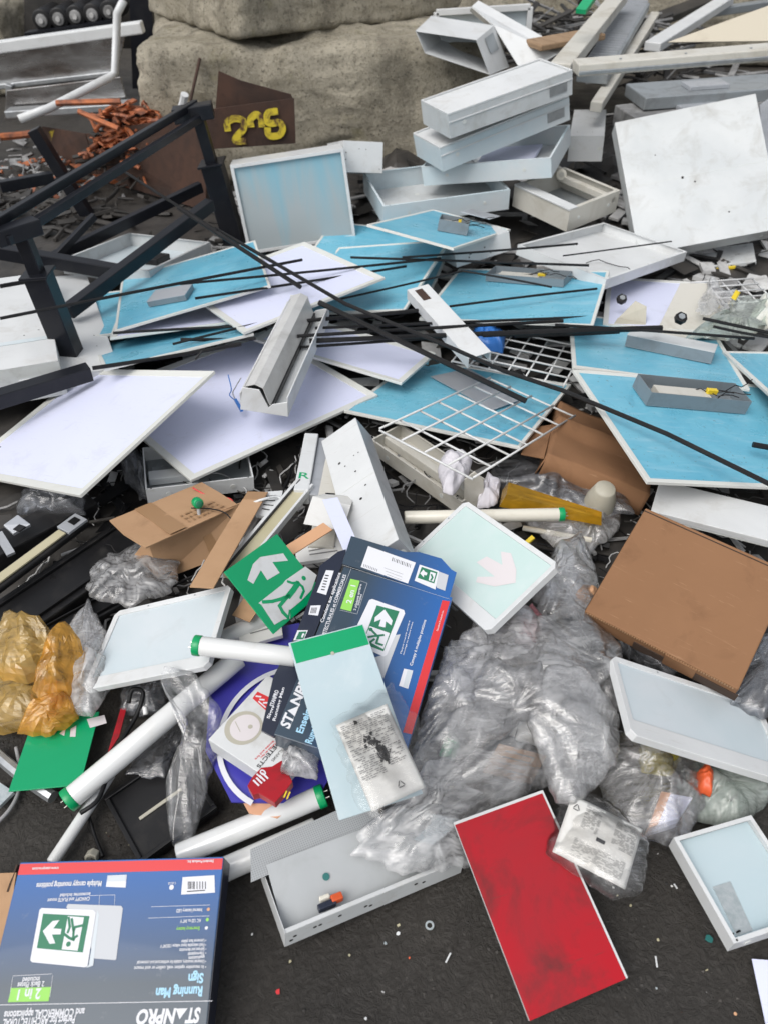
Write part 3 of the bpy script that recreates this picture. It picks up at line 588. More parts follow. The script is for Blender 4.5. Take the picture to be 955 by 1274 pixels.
def crumple(name, label, cat, mat, outline, z0, height, seed, nr=64, nt=200, crease=1.0, fine=1.0, two=True, wob=.11, group=None, big=6, tilt=(0, 0), flat=False):
    """a crushed film: a radial grid inside an outline that takes its folds from one of the squeezed sheets; two layers closed at the hem"""
    rs = np.random.RandomState(seed)
    zs = z0 if isinstance(z0, (list, tuple)) else [z0]*len(outline)
    W = np.array([tuple(at(x, y, z)) for (x, y), z in zip(outline, zs)]); c = W.mean(0); E = W - c; m = len(E)
    d = np.linalg.norm(np.roll(E, -1, 0)[:, :2] - E[:, :2], axis=1); acc = np.concatenate([[0], np.cumsum(d)]); th = np.arange(nt)/nt; s = th*acc[-1]
    idx = np.clip(np.searchsorted(acc, s, 'right')-1, 0, m-1); u = ((s-acc[idx])/np.maximum(d[idx], 1e-6))[:, None]; B = E[idx]*(1-u) + E[(idx+1) % m]*u
    B = .25*np.roll(B, 1, 0) + .5*B + .25*np.roll(B, -1, 0)
    k = rs.uniform(3, 30, (12,)); ph = rs.uniform(0, 6.28, 12); am = rs.uniform(.2, 1, 12)/np.sqrt(k); jag = (np.sin(th[:, None]*6.2832*np.round(k)[None] + ph)*am).sum(1)
    B = B*(1 + wob*.45*jag[:, None]); size = acc[-1]/6.28
    r = (np.arange(nr+1)/nr)[:, None, None]; Pq = B[None]*r; rr = np.broadcast_to(r[..., 0], Pq.shape[:2]); dome = np.sqrt(np.maximum(0, 1 - rr**2.2)); hem = np.minimum(1, (1-rr)*5)
    phi = np.arctan2(B[:, 1], B[:, 0])[None]; layers = (1, 0) if two else (1,); V = []; ST = []; ztop = None
    for Ly in layers:
        D, cr = SHEETS[(seed + 1 - Ly) % 4]; N = D.shape[0]; rot = rs.uniform(0, 6.28); fx = (.5+.47*rr*np.cos(phi+rot))*(N-1); fy = (.5+.47*rr*np.sin(phi+rot))*(N-1)
        x0 = np.clip(fx.astype(int), 0, N-2); y0 = np.clip(fy.astype(int), 0, N-2); ux = (fx-x0)[..., None]; uy = (fy-y0)[..., None]
        bl = lambda A: A[y0, x0]*(1-ux)*(1-uy) + A[y0, x0+1]*ux*(1-uy) + A[y0+1, x0]*(1-ux)*uy + A[y0+1, x0+1]*ux*uy
        G = bl(D); st = bl(cr[..., None])[..., 0]; ca, sa = np.cos(-rot), np.sin(-rot); gx = G[..., 0]*ca - G[..., 1]*sa; gy = G[..., 0]*sa + G[..., 1]*ca
        amp = 2*size*crease*.85; z = G[..., 2]*amp
        if Ly: z = height*dome + z; ztop = z
        else: z = np.minimum(height*dome*.1 + z*.4*hem, ztop - .0015*hem) - .002
        sc = 2*size*min(crease, 1.0)*hem
        V.append(np.stack([c[0]+Pq[..., 0]+gx*sc, c[1]+Pq[..., 1]+gy*sc, c[2]+Pq[..., 2]+z+tilt[0]*Pq[..., 0]+tilt[1]*Pq[..., 1]], -1).reshape(-1, 3)); ST.append(st.reshape(-1))
    mb = MB(); mb.v = [tuple(p) for p in np.concatenate(V)]
    for L in range(len(layers)):
        b = L*(nr+1)*nt
        for i in range(nr):
            for j in range(nt):
                k_ = (j+1) % nt; f = (b+i*nt+j, b+(i+1)*nt+j, b+(i+1)*nt+k_, b+i*nt+k_); mb.f.append(f if L == 0 else f[::-1])
    if two:
        b2 = (nr+1)*nt; e = nr*nt; mb.f += [(e+j, b2+e+j, b2+e+(j+1) % nt, e+(j+1) % nt) for j in range(nt)]
    o = mb.build(name, mat, smooth=not flat); at_ = o.data.attributes.new('fold', 'FLOAT', 'POINT'); at_.data.foreach_set('value', np.concatenate(ST).astype(np.float32)); return tag(o, label, cat, group)
# ---------------------------------------------------------------- back of the pile: bin, sheet-metal trough, rollers
def plate(parent, name, pts, th, mat, bevel=0.0):
    P = [Vector(p) for p in pts]; n = (P[1]-P[0]).cross(P[-1]-P[0]).normalized()*th; k = len(P)
    return MB().add(P + [p - n for p in P], [tuple(range(k)), tuple(range(k, 2*k))[::-1]] + [(i, k+i, k+(i+1)%k, (i+1)%k) for i in range(k)]).build(name, mat, parent, bevel)
bn = thing('rusty_steel_bin', 'rusty brown steel bin with yellow painted numbers against the concrete block', 'steel bin')
c0 = at(122, 222, .02); c1 = at(256, 262, .02); c0t = aty(106, 166, c0.y); c1t = aty(258, 140, c1.y)
Lb = at(60, 196, .02); Lt = aty(52, 157, Lb.y); Rb = at(372, 205, .02); Rt = aty(366, 122, Rb.y)
H_ = c0t.z
plate(bn, 'side_panel', [Lb, c0, c0t, Lt], .008, 'rust'); plate(bn, 'front_panel', [c0 + Vector((.004,0,0)), c1, c1t, c0t + Vector((.004,0,0))], .008, 'rust')
q0, q1 = aty(254, 186, 4.1), aty(368, 178, 4.1); q1t = aty(366, 122, 4.1); q0t = aty(252, 137, 4.1)
plate(bn, 'back_panel', [q0, q1, q1t, q0t], .008, 'rust')
plate(bn, 'torn_flap', [aty(268, 140, 4.16), aty(366, 126, 4.16), aty(362, 117, 4.16), aty(300, 100, 4.16), aty(272, 88, 4.16)], .006, 'rust')
def painted(parent, Y, strokes, wd):
    for s in strokes:
        pts = [aty(x, y, Y) for x, y in s]; out = []
        for i in range(len(pts)-1):
            a, b = pts[max(i-1,0)], pts[i]; c, d = pts[i+1], pts[min(i+2, len(pts)-1)]
            for q in range(5): u = q/5; out.append(.5*((2*b) + (c-a)*u + (2*a-5*b+4*c-d)*u*u + (3*b-a-3*c+d)*u**3))
        mb = MB().tube(out + [pts[-1]], wd/2, 10); mb.v = [(x, Y-.0015+(y-Y)*.012, z) for x, y, z in mb.v]; mb.build('painted_number', 'yellow_paint', parent)
painted(bn, 4.09, [[(284,163),(283,152),(292,147),(303,150),(303,160),(296,168),(293,175),(306,175)], [(313,158),(312,148),(319,142),(325,147),(326,158)], [(346,138),(334,140),(332,150),(338,153),(348,152),(352,160),(347,168),(335,168),(333,158)], ], .034)
sp = [Lb.lerp(c0, u) + (Lt - Lb)*v for u, v in ((.15,.75),(.3,.9),(.42,.6),(.55,.72),(.62,.4),(.78,.5),(.9,.25))]
mb = MB()
for i in range(len(sp)-1): mb.beam(sp[i]+Vector((-.002,-.002,0)), sp[i+1]+Vector((-.002,-.002,0)), .003+.0003*i, .06, (0,0,1))
mb.build('painted_mark', 'yellow_paint', bn)
# copper and wire scrap in and around the bin
rnd = random.Random(8)
def loose(name, label, mat, n, cx, cy, sx, sy, z0, hz, seed, lmin=.04, lmax=.25):
    r = random.Random(seed); mb = MB()
    for i in range(n):
        u, v = r.gauss(0, .45), r.gauss(0, .45); h = max(0, 1 - (u*u+v*v)*.7); p = Vector((cx+u*sx, cy+v*sy, z0 + h*hz*r.uniform(.5, 1.05)))
        a = r.uniform(0, 6.28); d = Vector((math.cos(a), math.sin(a), r.uniform(-.4,.4))); L = r.uniform(lmin, lmax)
        if r.random() < .55: mb.tube([p-d*L/2, p+d*L/2*.2+Vector((0,0,r.uniform(-.01,.02))), p+d*L/2], r.uniform(.004,.012), 6)
        else: mb.beam(p-d*L/2, p+d*L/2, r.uniform(.015,.06), r.uniform(.003,.015), (r.uniform(-.5,.5), r.uniform(-.5,.5), 1))
    o = mb.build(name, mat); o['kind'] = 'stuff'; return tag(o, label, 'scrap')
b0 = aty(170, 150, 4.3)
loose('copper_scrap', 'heap of copper pipe and fittings in the rusty bin', 'copper', 230, -1.36, 4.52, .34, .12, .10, .36, 2, .03, .14)
loose('wire_scrap', 'dark wire and iron scrap heaped in the rusty bin', 'dark_junk', 240, -1.36, 4.58, .36, .14, .02, .36, 3, .04, .18)
g0 = at(60, 215, 0)
loose('fitting_scrap', 'grey and brown pipe fittings strewn by the rusty bin', 'grey_junk', 120, g0.x-.1, g0.y-.1, .65, .75, .0, .08, 5, .03, .12)
loose('copper_fittings', 'small orange copper offcuts strewn beside the bin', 'copper', 70, g0.x+.15, g0.y-.15, .5, .7, .0, .07, 6, .02, .1)
loose('iron_scrap', 'black iron offcuts behind the black steel frame', 'dark_junk', 130, g0.x+.2, g0.y-.7, .8, .5, .0, .07, 16, .04, .2)
for pp, r, lab in ((((0, 170, .25), (52, 164, .25)), .02, 'rust orange pipe poking out below the bent bar'), (((70, 128, .5), (150, 126, .5)), .015, 'orange copper pipe lying on the shiny sheet metal'), (((98, 138, .48), (148, 160, .42)), .014, 'copper pipe slanting down into the rusty bin')):
    rod([at(*pp[0]), at(*pp[1])], r, lab, 'copper_pipe', 'copper', 'pipe', 'copper pipes')
rod([at(222, 141, .45), at(230, 117, .55)], .02, 'short white plastic pipe standing in the rusty bin', 'plastic_pipe', 'white_clean', 'pipe', None)
rod([aty(237, 125, 4.5), aty(249, 72, 4.6)], .008, 'thin rusty bar leaning on the concrete block', 'rusty_bar', 'rust', 'bar', None)
# sheet-metal trough
Yt = 5.1
tr = thing('metal_trough', 'shiny scratched sheet metal trough with white rails by the rollers', 'metal trough')
def bandY(parent, name, quad, Y, dY, mat):
    P = [aty(x, y, Y) for x, y in quad]; plate(parent, name, P, dY, mat, .004)
bandY(tr, 'sheet', [(-30, 112), (146, 92), (158, 34), (-30, 60)], Yt, .01, 'polished')
bandY(tr, 'lower_sheet', [(5, 150), (160, 132), (150, 95), (8, 112)], Yt-.12, .01, 'polished')
MB().beam(aty(-30, 62, Yt-.03), aty(178, 33, Yt-.03), .07, .06).build('rail', 'white_clean', tr, .008)
MB().beam(aty(-30, 110, Yt-.02), aty(146, 90, Yt-.02), .05, .03).build('rail', 'galvanised', tr, .006)
MB().beam(aty(10, 140, Yt-.2), aty(162, 130, Yt-.2), .10, .04).build('rail', 'galvanised', tr, .006)
MB().beam(aty(12, 104, Yt-.06), aty(14, 142, Yt-.06), .04, .04).build('post', 'galvanised', tr, .006)
br = [aty(154, 0, 4.8), aty(146, 16, 4.8), aty(143, 90, 4.8), aty(136, 96, 4.7), aty(62, 134, 4.4), aty(24, 148, 4.3)]
tag(MB().tube(br, .021, 10).build('bent_bar', 'white_clean', smooth=True), 'white bent tube bar hooked over the shiny trough', 'bent bar')
wall = thing('roller_rack', 'dark steel rack carrying the row of dark rollers', 'rack')
plate(wall, 'back_panel', [aty(30, 60, 6.7), aty(190, 60, 6.7), aty(190, -40, 6.7), aty(30, -40, 6.7)], .03, 'dark_junk')
plate(wall, 'gap_shade', [aty(165, 110, 5.6), aty(196, 110, 5.6), aty(186, -30, 5.6), aty(160, -30, 5.6)], .06, 'black_metal')  # black sheet put in for the shade of the gap beside the block
MB().beam(aty(35, 45, 6.3), aty(150, 28, 6.3), .1, .06).build('shelf', 'black_metal', wall)
for x, y, lab in ((52, 25, 'dark rubber roller at the end of the row, beside the pale concrete block'), (73, 23, 'second dark roller from the pale concrete block'), (94, 20, 'middle one of the five dark rollers on the rack'), (115, 18, 'second dark roller from the bent tube bar'), (136, 14, 'dark rubber roller right behind the bent tube bar')):
    p = aty(x, y, 6.3); t = thing('roller', lab, 'roller', Matrix.Translation(p) @ Matrix.Rotation(R(90), 4, 'X'), 'rollers in a row')
    MB().tube([(0,0,0),(0,0,-.3)], .068, 20).build('drum', 'black_plastic', t, .008, True)
    MB().tube([(0,0,.012),(0,0,-.05)], .040, 16).build('hub', 'grey_junk', t, .004, True)
    MB().tube([(0,0,.025),(0,0,0)], .016, 10).build('axle', 'pale_junk', t)
# ---------------------------------------------------------------- black steel frame
bf = thing('black_steel_frame', 'black square-tube steel frame with slanting braces over the pile', 'steel frame')
def bm_(a, b, wd, ht, name, up=(0,0,1)): return MB().beam(at(*a) if len(a) == 3 else a, at(*b) if len(b) == 3 else b, wd, ht, up).build(name, 'black_metal', bf, .003)
def post(top, bot, w1, w2, split):
    T, B = Vector(top), Vector(bot); S = T.lerp(B, split)
    MB().beam(T, S + (B-T)*.05, w1, w1, (0,1,0)).build('post', 'black_metal', bf, .003)
    MB().beam(S, B, w2, w2, (0,1,0)).build('sleeve', 'black_metal', bf, .003)
    MB().beam(S + (T-S).normalized()*.006, S - (T-S).normalized()*.004, w2*1.25, w2*1.25, (0,1,0)).build('collar', 'black_metal', bf, .002)
pA_b = at(93, 455, .11); pA_t = aty(24, 284, pA_b.y)
post(pA_t, pA_b, .044, .076, .30)
pB_b = at(296, 312, .02); pB_t = aty(246, 142, pB_b.y)
post(pB_t, pB_b, .048, .092, .33)
pC_b = at(112, 272, .02); pC_t = aty(42, 160, pC_b.y); post(pC_t, pC_b, .055, .06, .5)
for dx, dz in ((-.012, .012), (.035, -.028)):
    MB().beam(pA_t + Vector((dx-.05, -.08, dz+.02)), pB_t + Vector((dx, .05, dz+.02)), .024, .030).build('top_rail', 'black_metal', bf, .003)
MB().beam(pA_t + Vector((-.05, -.08, .0)), pA_t + Vector((.05, .03, .0)), .055, .05).build('corner_bracket', 'black_metal', bf, .004)
MB().beam(pB_t + Vector((-.10, -.02, .0)), pB_t + Vector((.07, .0, .02)), .07, .06).build('corner_bracket', 'black_metal', bf, .004)
bm_((64, 322, .1), (250, 232, .22), .035, .05, 'brace'); bm_((84, 388, .2), (262, 254, .32), .045, .05, 'brace')
bm_((-15, 310, .24), (146, 338, .16), .05, .055, 'cross_rail'); bm_((0, 232, .3), (66, 220, .3), .04, .05, 'cross_rail')
bm_((-30, 505, .20), (112, 462, .20), .05, .05, 'cross_rail'); bm_((54, 335, .1), (118, 268, .25), .025, .03, 'brace')
bm_((-10, 262, .45), (20, 285, .5), .03, .03, 'brace')
# ---------------------------------------------------------------- white fixtures at the back right
g = 'white light housings piled by the concrete block'
tray('tr0', 'open light housing with light blue front under the fixture stack', .09, 'white_bluish', 'white_metal', group=g)
t, a, b = tray('t1', 'open white housing holding a lavender sheet, under two stacked housings', .085, 'white_bluish', 'white_metal', group=g)
MB().box(a*.35, a*.8, b*.2, b*.85, -.07, -.055).build('loose_sheet', 'lavender', t, .002)
def vented(k, label, d, mat):
    t, a, b = housing(k, label, d, mat, group=g)
    MB().box(.012, a-.012, .012, b-.012, .0003, .002).build('raised_panel', 'white_clean', t, .001)
    for bx in ((0, a, 0, .007), (0, a, b-.007, b), (0, .007, .007, b-.007), (a-.007, a, .007, b-.007)): MB().box(*bx, .0004, .008).build('rim', 'white_clean', t, .001)
    MB().box(0, a, -.0032, -.0004, -d*.34, -d*.28).build('crease_bead', 'white_clean', t, .001)
    w_ = MB().box(a-.12, a-.03, -.0035, -.0004, -d*.75, -d*.35).build('knockout_plate', 'galvanised', t)
    return t
vented('t2', 'pale blue light housing lying under the topmost housing of the stack', .10, 'white_bluish')
vented('t3', 'topmost long white light housing of the stack by the concrete block', .095, 'white_metal')
housing('wb2', 'plain white box end sticking out behind the housing stack', .12, 'white_clean', group=g)
t = thing('light_housing', 'white housing tipped on edge with its dark open side out above the stack', 'light housing', None, g)
fa = [aty(x, y, 4.45) for x, y in ((516, 38), (592, 49), (609, 93), (528, 66))]; ba = [aty(x, y, 4.72) for x, y in ((536, 19), (614, 31), (633, 83), (548, 50))]
for nm, q in (('cover', (fa[0], fa[1], ba[1], ba[0])), ('end_wall', (fa[1], fa[2], ba[2], ba[1])), ('end_wall', (fa[3], fa[0], ba[0], ba[3])), ('long_wall', (fa[2], fa[3], ba[3], ba[2]))): plate(t, nm, [p.copy() for p in q], .003, 'white_clean', .001)
plate(t, 'floor_pan', [p.copy() for p in ba], .003, 'grey_metal')
mr = lambda u, v: fa[1].lerp(fa[2], u).lerp(ba[1].lerp(ba[2], u), v) + Vector((.004, -.003, 0)); plate(t, 'knockout_plate', [mr(.1, .35), mr(.5, .35), mr(.5, .8), mr(.1, .8)], .001, 'grey_metal')
t = thing('light_housing', 'white housing slanting behind the tipped-up open housing', 'light housing', None, g)
pf = [aty(x, y, Y) for x, y, Y in ((586, 8, 4.95), (692, 68, 4.60), (650, 92, 4.55), (612, 30, 4.75))]; plate(t, 'cover', [p.copy() for p in pf], .004, 'white_clean', .001)
plate(t, 'long_wall', [pf[1].copy(), pf[0].copy(), pf[0] + Vector((.04, .05, .02)), pf[1] + Vector((.04, .05, .02))], .003, 'white_clean', .001); plate(t, 'end_wall', [pf[0].copy(), pf[3].copy(), pf[3] + Vector((.0, .08, -.03)), pf[0] + Vector((.0, .08, -.03))], .003, 'white_clean', .001)
t = thing('framed_pane', 'white framed pane with pale blue glass behind the tipped housing', 'frame')
fc = [aty(x, y, 5.1) for x, y in ((543, 48), (656, 48), (659, 8), (542, 15))]; fm = [fc[0].lerp(fc[1], .62), fc[3].lerp(fc[2], .62)]
for p, q in ((fc[0], fc[1]), (fc[1], fc[2]), (fc[2], fc[3]), (fc[3], fc[0]), (fm[0], fm[1])): MB().beam(p, q, .03, .03).build('frame_bar', 'white_clean', t, .002)
plate(t, 'pane', [p + Vector((0, .02, 0)) for p in fc], .004, 'pale_face')
t, a, b = tray('gtr', 'grey open tray with a round tube end inside, below the box end', .10, 'white_cream', 'grey_metal', lip=.018, group=g)
MB().box(-.004, .05, .0, b, -.003, .006).build('loose_rail', 'white_clean', t, .002); MB().box(a-.05, a-.02, 0, b, -.05, -.02).build('inner_rail', 'white_cream', t, .003)
p = at(698, 217, .30); tt = thing('fluorescent_tube', 'white tube end lying in the grey open tray', 'light tube', Matrix.Translation(p) @ Matrix.Rotation(R(80), 4, 'X'), 'fluorescent tubes')
MB().tube([(0,0,0), (0,0,-.5)], .026, 18).build('glass_tube', 'tube_cream', tt, .003, True); MB().tube([(0,0,.004), (0,0,-.01)], .012, 12).build('cap', 'metal_pin', tt)
t, a, b = housing('bigW', 'large square dented white housing leaning over the dark ground', .09, 'white_metal', holes=((.25*1, .32, .006), (.30, .29, .004), (.42, .12, .004), (.15, .45, .003)), group=g)
t, a, b = tray('lean', 'square troffer with blue tinted steel face leaning by the black frame', .22, 'white_clean', 'film_on_steel', lip=0, name='troffer', cat='light fixture')
MB().box(.012, a-.012, .012, b-.012, -.012, -.009).build('face_sheet', 'film_on_steel', t)
for bx in ((0, a, 0, .014), (0, a, b-.014, b), (0, .014, .014, b-.014), (a-.014, a, .014, b-.014)): MB().box(*bx, .0004, .006).build('rim', 'white_clean', t, .001)
M, a, b = fr('lean')
housing('wbx', 'small white box behind the leaning blue tinted troffer', .3, 'white_clean', group=g)
housing('fwb', 'white box side under the upper blue panel', .25, 'white_clean', group=g)
t, a, b = tray('trW', 'open white pan housing lying below the large square housing', .04, 'white_clean', 'white_clean', lip=.012, group=g)
t, a, b = tray('trL', 'open white tray with pulled wiring behind the black frame brace', .06, 'white_metal', 'pale_face', lip=.012, group=g)
MB().box(a*.5, a*.72, b*.3, b*.5, -.058, -.03).build('ballast', 'black_plastic', t, .003)
# cabinet under the black frame
t, a, b = housing('cab', 'wide white cabinet with a grey side handle under the black frame', .13, 'white_clean', side='sheet_edge', name='white_cabinet', cat='cabinet')
MB().box(a*.06, a*.94, b*.22, b*.25, .0004, .003).build('bead', 'white_bluish', t, .001); MB().box(a*.5, a*.505, 0, b, .0004, .0012).build('seam', 'grey_metal', t)
hp = [(a*.66, -.003, -.075), (a*.66, -.012, -.045), (a*.92, -.012, -.045), (a*.92, -.003, -.075)]
MB().tube(hp, .004, 6).build('handle', 'white_clean', t)
housing('cab2', 'white cabinet panel lying beside the black post', .10, 'white_clean', name='white_cabinet', cat='cabinet')
# far-right junk: louvres, rails, cream sheet
def longbox(a, b, wd, ht, mat, name, label, cat, group=None, extra=None):
    a, b = Vector(a), Vector(b); d = b-a; q = d.to_track_quat('X', 'Z'); t = thing(name, label, cat, Matrix.Translation(a) @ q.to_matrix().to_4x4(), group); L = d.length
    MB().box(0, L, -wd/2, wd/2, -ht, 0).build('body', mat, t, .006)
    if extra: extra(t, L, wd, ht)
    return t
def rail_x(t, L, wd, ht):
    MB().box(0, L, -wd/2-.012, -wd/2-.002, -ht*.8, -ht*.5).build('flange', 'galvanised', t, .003)
    for i in range(3): MB().tube([(L*(.2+.3*i), -wd*.2, .0005), (L*(.2+.3*i), -wd*.2, .004)], .006, 8).build('screw', 'grey_metal', t)
longbox(at(716, 76, .78), at(985, 54, .84), .12, .05, 'white_cream', 'lighting_rail', 'long pale rail lying across the far light fixtures', 'rail', None, rail_x)
def fins(t, L, wd, ht):
    n = int(L/.055)
    for i in range(n): MB().box(.02+i*.055, .03+i*.055, -wd*.42, wd*.42, .0005, .02).build('fin', 'grey_lid', t)
gf = 'strip fixtures piled behind the pale rail'
longbox(at(697, 78, .75), at(772, -12, .80), .10, .06, 'white_cream', 'strip_light', 'cream strip light slanting up beside the housing stack', 'strip light', gf)
longbox(at(737, 90, .62), at(793, 2, .68), .16, .05, 'grey_metal', 'louvre_fixture', 'grey louvre fixture with fins beside the cream strip light', 'light fixture', gf, fins)
longbox(at(742, 126, .55), at(815, 14, .62), .06, .05, 'white_cream', 'strip_light', 'narrow white strip light crossing under the pale rail', 'strip light', gf)
longbox(at(812, 52, .6), at(905, -6, .66), .10, .05, 'white_clean', 'strip_light', 'pale strip light behind the narrow white one', 'strip light', gf)
longbox(at(775, 36, .5), at(880, -4, .52), .16, .05, 'dark_junk', 'louvre_fixture', 'black fixture slab between the far strip lights', 'light fixture', gf)
longbox(at(880, 10, .6), at(975, -3, .6), .08, .05, 'grey_metal', 'strip_light', 'grey strip light at the far edge above the cream sheet', 'strip light', gf)
t = thing('cream_sheet', 'wide cream metal sheet lying behind the pale rail', 'metal sheet'); plate(t, 'sheet', [at(830, 52, .7), at(985, 50, .72), at(990, -6, .9)], .01, 'far_cream')
for (a_, b_, w_, h_, m_, lab) in (((780, 140, .48), (965, 118, .52), .30, .10, 'grey_junk', 'wide grey fixture lying behind the large white housing'), ((790, 112, .55), (985, 98, .58), .28, .06, 'grey_metal', 'dull grey fixture under the pale rail')):
    longbox(at(*a_), at(*b_), w_, h_, m_, 'grey_fixture', lab, 'light fixture', gf, lambda t, L, wd, ht: MB().box(L*.3, L*.55, -wd*.3, wd*.1, .0005, .02).build('cover_plate', 'grey_lid', t, .003))
t = thing('fixture_side', 'grey fixture side standing beside the large white housing', 'light fixture', None, gf); plate(t, 'panel', [at(950, 250, .25), at(1010, 250, .25), aty(1000, 90, 4.2), aty(945, 130, 4.2)], .05, 'grey_lid')
longbox(at(662, 52, .72), at(742, 38, .74), .16, .03, 'timber', 'timber_board', 'short brown board behind the framed pane', 'board')
tag(MB().beam(at(722, 14, .9), at(738, -8, .95), .05, .02).build('green_offcut', 'green_sign'), 'green plastic offcut far behind the cream strip light', 'offcut')
loose('back_scrap', 'dark mixed scrap heaped behind the light housings', 'dark_junk', 320, 1.2, 6.0, 1.3, .9, .1, .5, 21, .1, .5)
loose('back_metal', 'grey mixed metal heaped behind the light housings', 'grey_junk', 140, 1.3, 6.1, 1.4, .9, .1, .55, 22, .1, .5)
# ---------------------------------------------------------------- light panels
gw, gb = 'square white light panels', 'panels with blue backing film'
led_panel('pA', 'white panel tilted down over the black channels, nearest the cardboard box', rim=.028, group=gw)
led_panel('pB', 'white panel lying under the notched trough with a blue connector on it', rim=.026, group=gw)
led_panel('pC', 'white panel lying farthest back under the crossing black rods', rim=.026, group=gw)
led_panel('pD', 'white panel half hidden under the rod bundle between trough and white channel', rim=.024, group=gw)
led_panel('p3', 'white panel edge showing under the blue panel by the black post', rim=.022, group=gw)
led_panel('ldm', 'lavender panel under the white pan with torn parts on it', rim=.02, group=gw)
t = led_panel('b1', 'blue-backed panel with a grey driver box beside the black frame brace', 'blue_film', .010, group=gb); M = fr('b1')[0]
driver_box(t, M, [(190, 375), (238, 366), (232, 354), (187, 362)], .02, True)
led_panel('b2', 'blue-backed panel tucked under two white panels by the black post', 'blue_film', .012, group=gb)
led_panel('bE2', 'blue-backed panel edge peeping out behind another blue one near the tray', 'blue_film', .010, group=gb)
led_panel('bE', 'blue-backed panel with bare face between far white panel and white channel', 'blue_film', .012, group=gb)
t = led_panel('bF', 'uppermost blue-backed panel with an open driver box below the housing stack', 'blue_film', .012, group=gb); M = fr('bF')[0]
driver_box(t, M, [(549, 276), (588, 283), (580, 268), (546, 262)], .045); a, b = fr('bF')[1:]
q = loc('bF', 597, 266, .03); MB().box(q[0]-.07, q[0]+.07, q[1]-.06, q[1]+.06, .028, .031).build('box_lid', 'grey_lid', t, .001)
t = led_panel('bG', 'blue-backed panel with shiny open driver box below the white pan', 'blue_film', .012, group=gb); M = fr('bG')[0]
driver_box(t, M, [(611, 345), (704, 352), (708, 333), (609, 326)], .03)
t = led_panel('bH', 'blue-backed panel with a closed grey driver box at the rod ends', 'blue_film', .014, group=gb); M = fr('bH')[0]
driver_box(t, M, [(781, 417), (886, 440), (894, 428), (786, 408)], .04, True, lid='white_metal')
t = led_panel('bI', 'large blue-backed panel with open grey driver box over the cardboard', 'blue_film', .016, group=gb); M = fr('bI')[0]
driver_box(t, M, [(808, 488), (921, 494), (928, 482), (796, 465)], .045)
led_panel('bJ', 'blue-backed panel corner beside the crumpled insulation', 'blue_film', .016, group=gb)
led_panel('bK', 'blue-backed panel under the white wire grid', 'blue_film', .012, group=gb)
led_panel('bL', 'small blue-backed panel corner wedged behind the black post', 'blue_film', .010, group=gb)
q = [loc('bK', *p) for p in ((535, 470), (582, 460), (650, 498), (612, 512))]
MK = fr('bK')[0]; t = thing('film_strip', 'grey strip of peeled film under the wire grid', 'film', MK @ Matrix.Translation((0,0,.004))); MB().prism(q, 0, .002).build('strip', 'grey_lid', t)
# ---------------------------------------------------------------- wire grids
def grid(k, label, nu, nv, ext=0.0, r=.0034, name='wire_grid'):
    M, a, b = fr(k); t = thing(name, label, 'wire grid', M, 'white wire shelf grids')
    mu = MB().tube([(0,0,0), (0,b,0)], r, 6).build('wire', 'wire_white', t, 0, True); mv = MB().tube([(0,0,0), (a,0,0)], r, 6).build('wire', 'wire_white', t, 0, True)
    mv.location = (0, 0, r*1.6)
    for i in range(1, nu+1):
        o = mu.copy(); C.objects.link(o); o.parent = t; o.location = (a*i/nu, 0, 0)
    for j in range(1, nv+1):
        o = mv.copy(); C.objects.link(o); o.parent = t; o.location = (0, b*j/nv, r*1.6)
grid('gr1', 'white wire grid lying over the blue panel and light tray', 6, 4)
grid('gr2', 'white wire grid half hidden under the black rod bundle', 6, 5)
grid('gr3', 'white wire grid standing in the dirt behind the insulation', 4, 4)
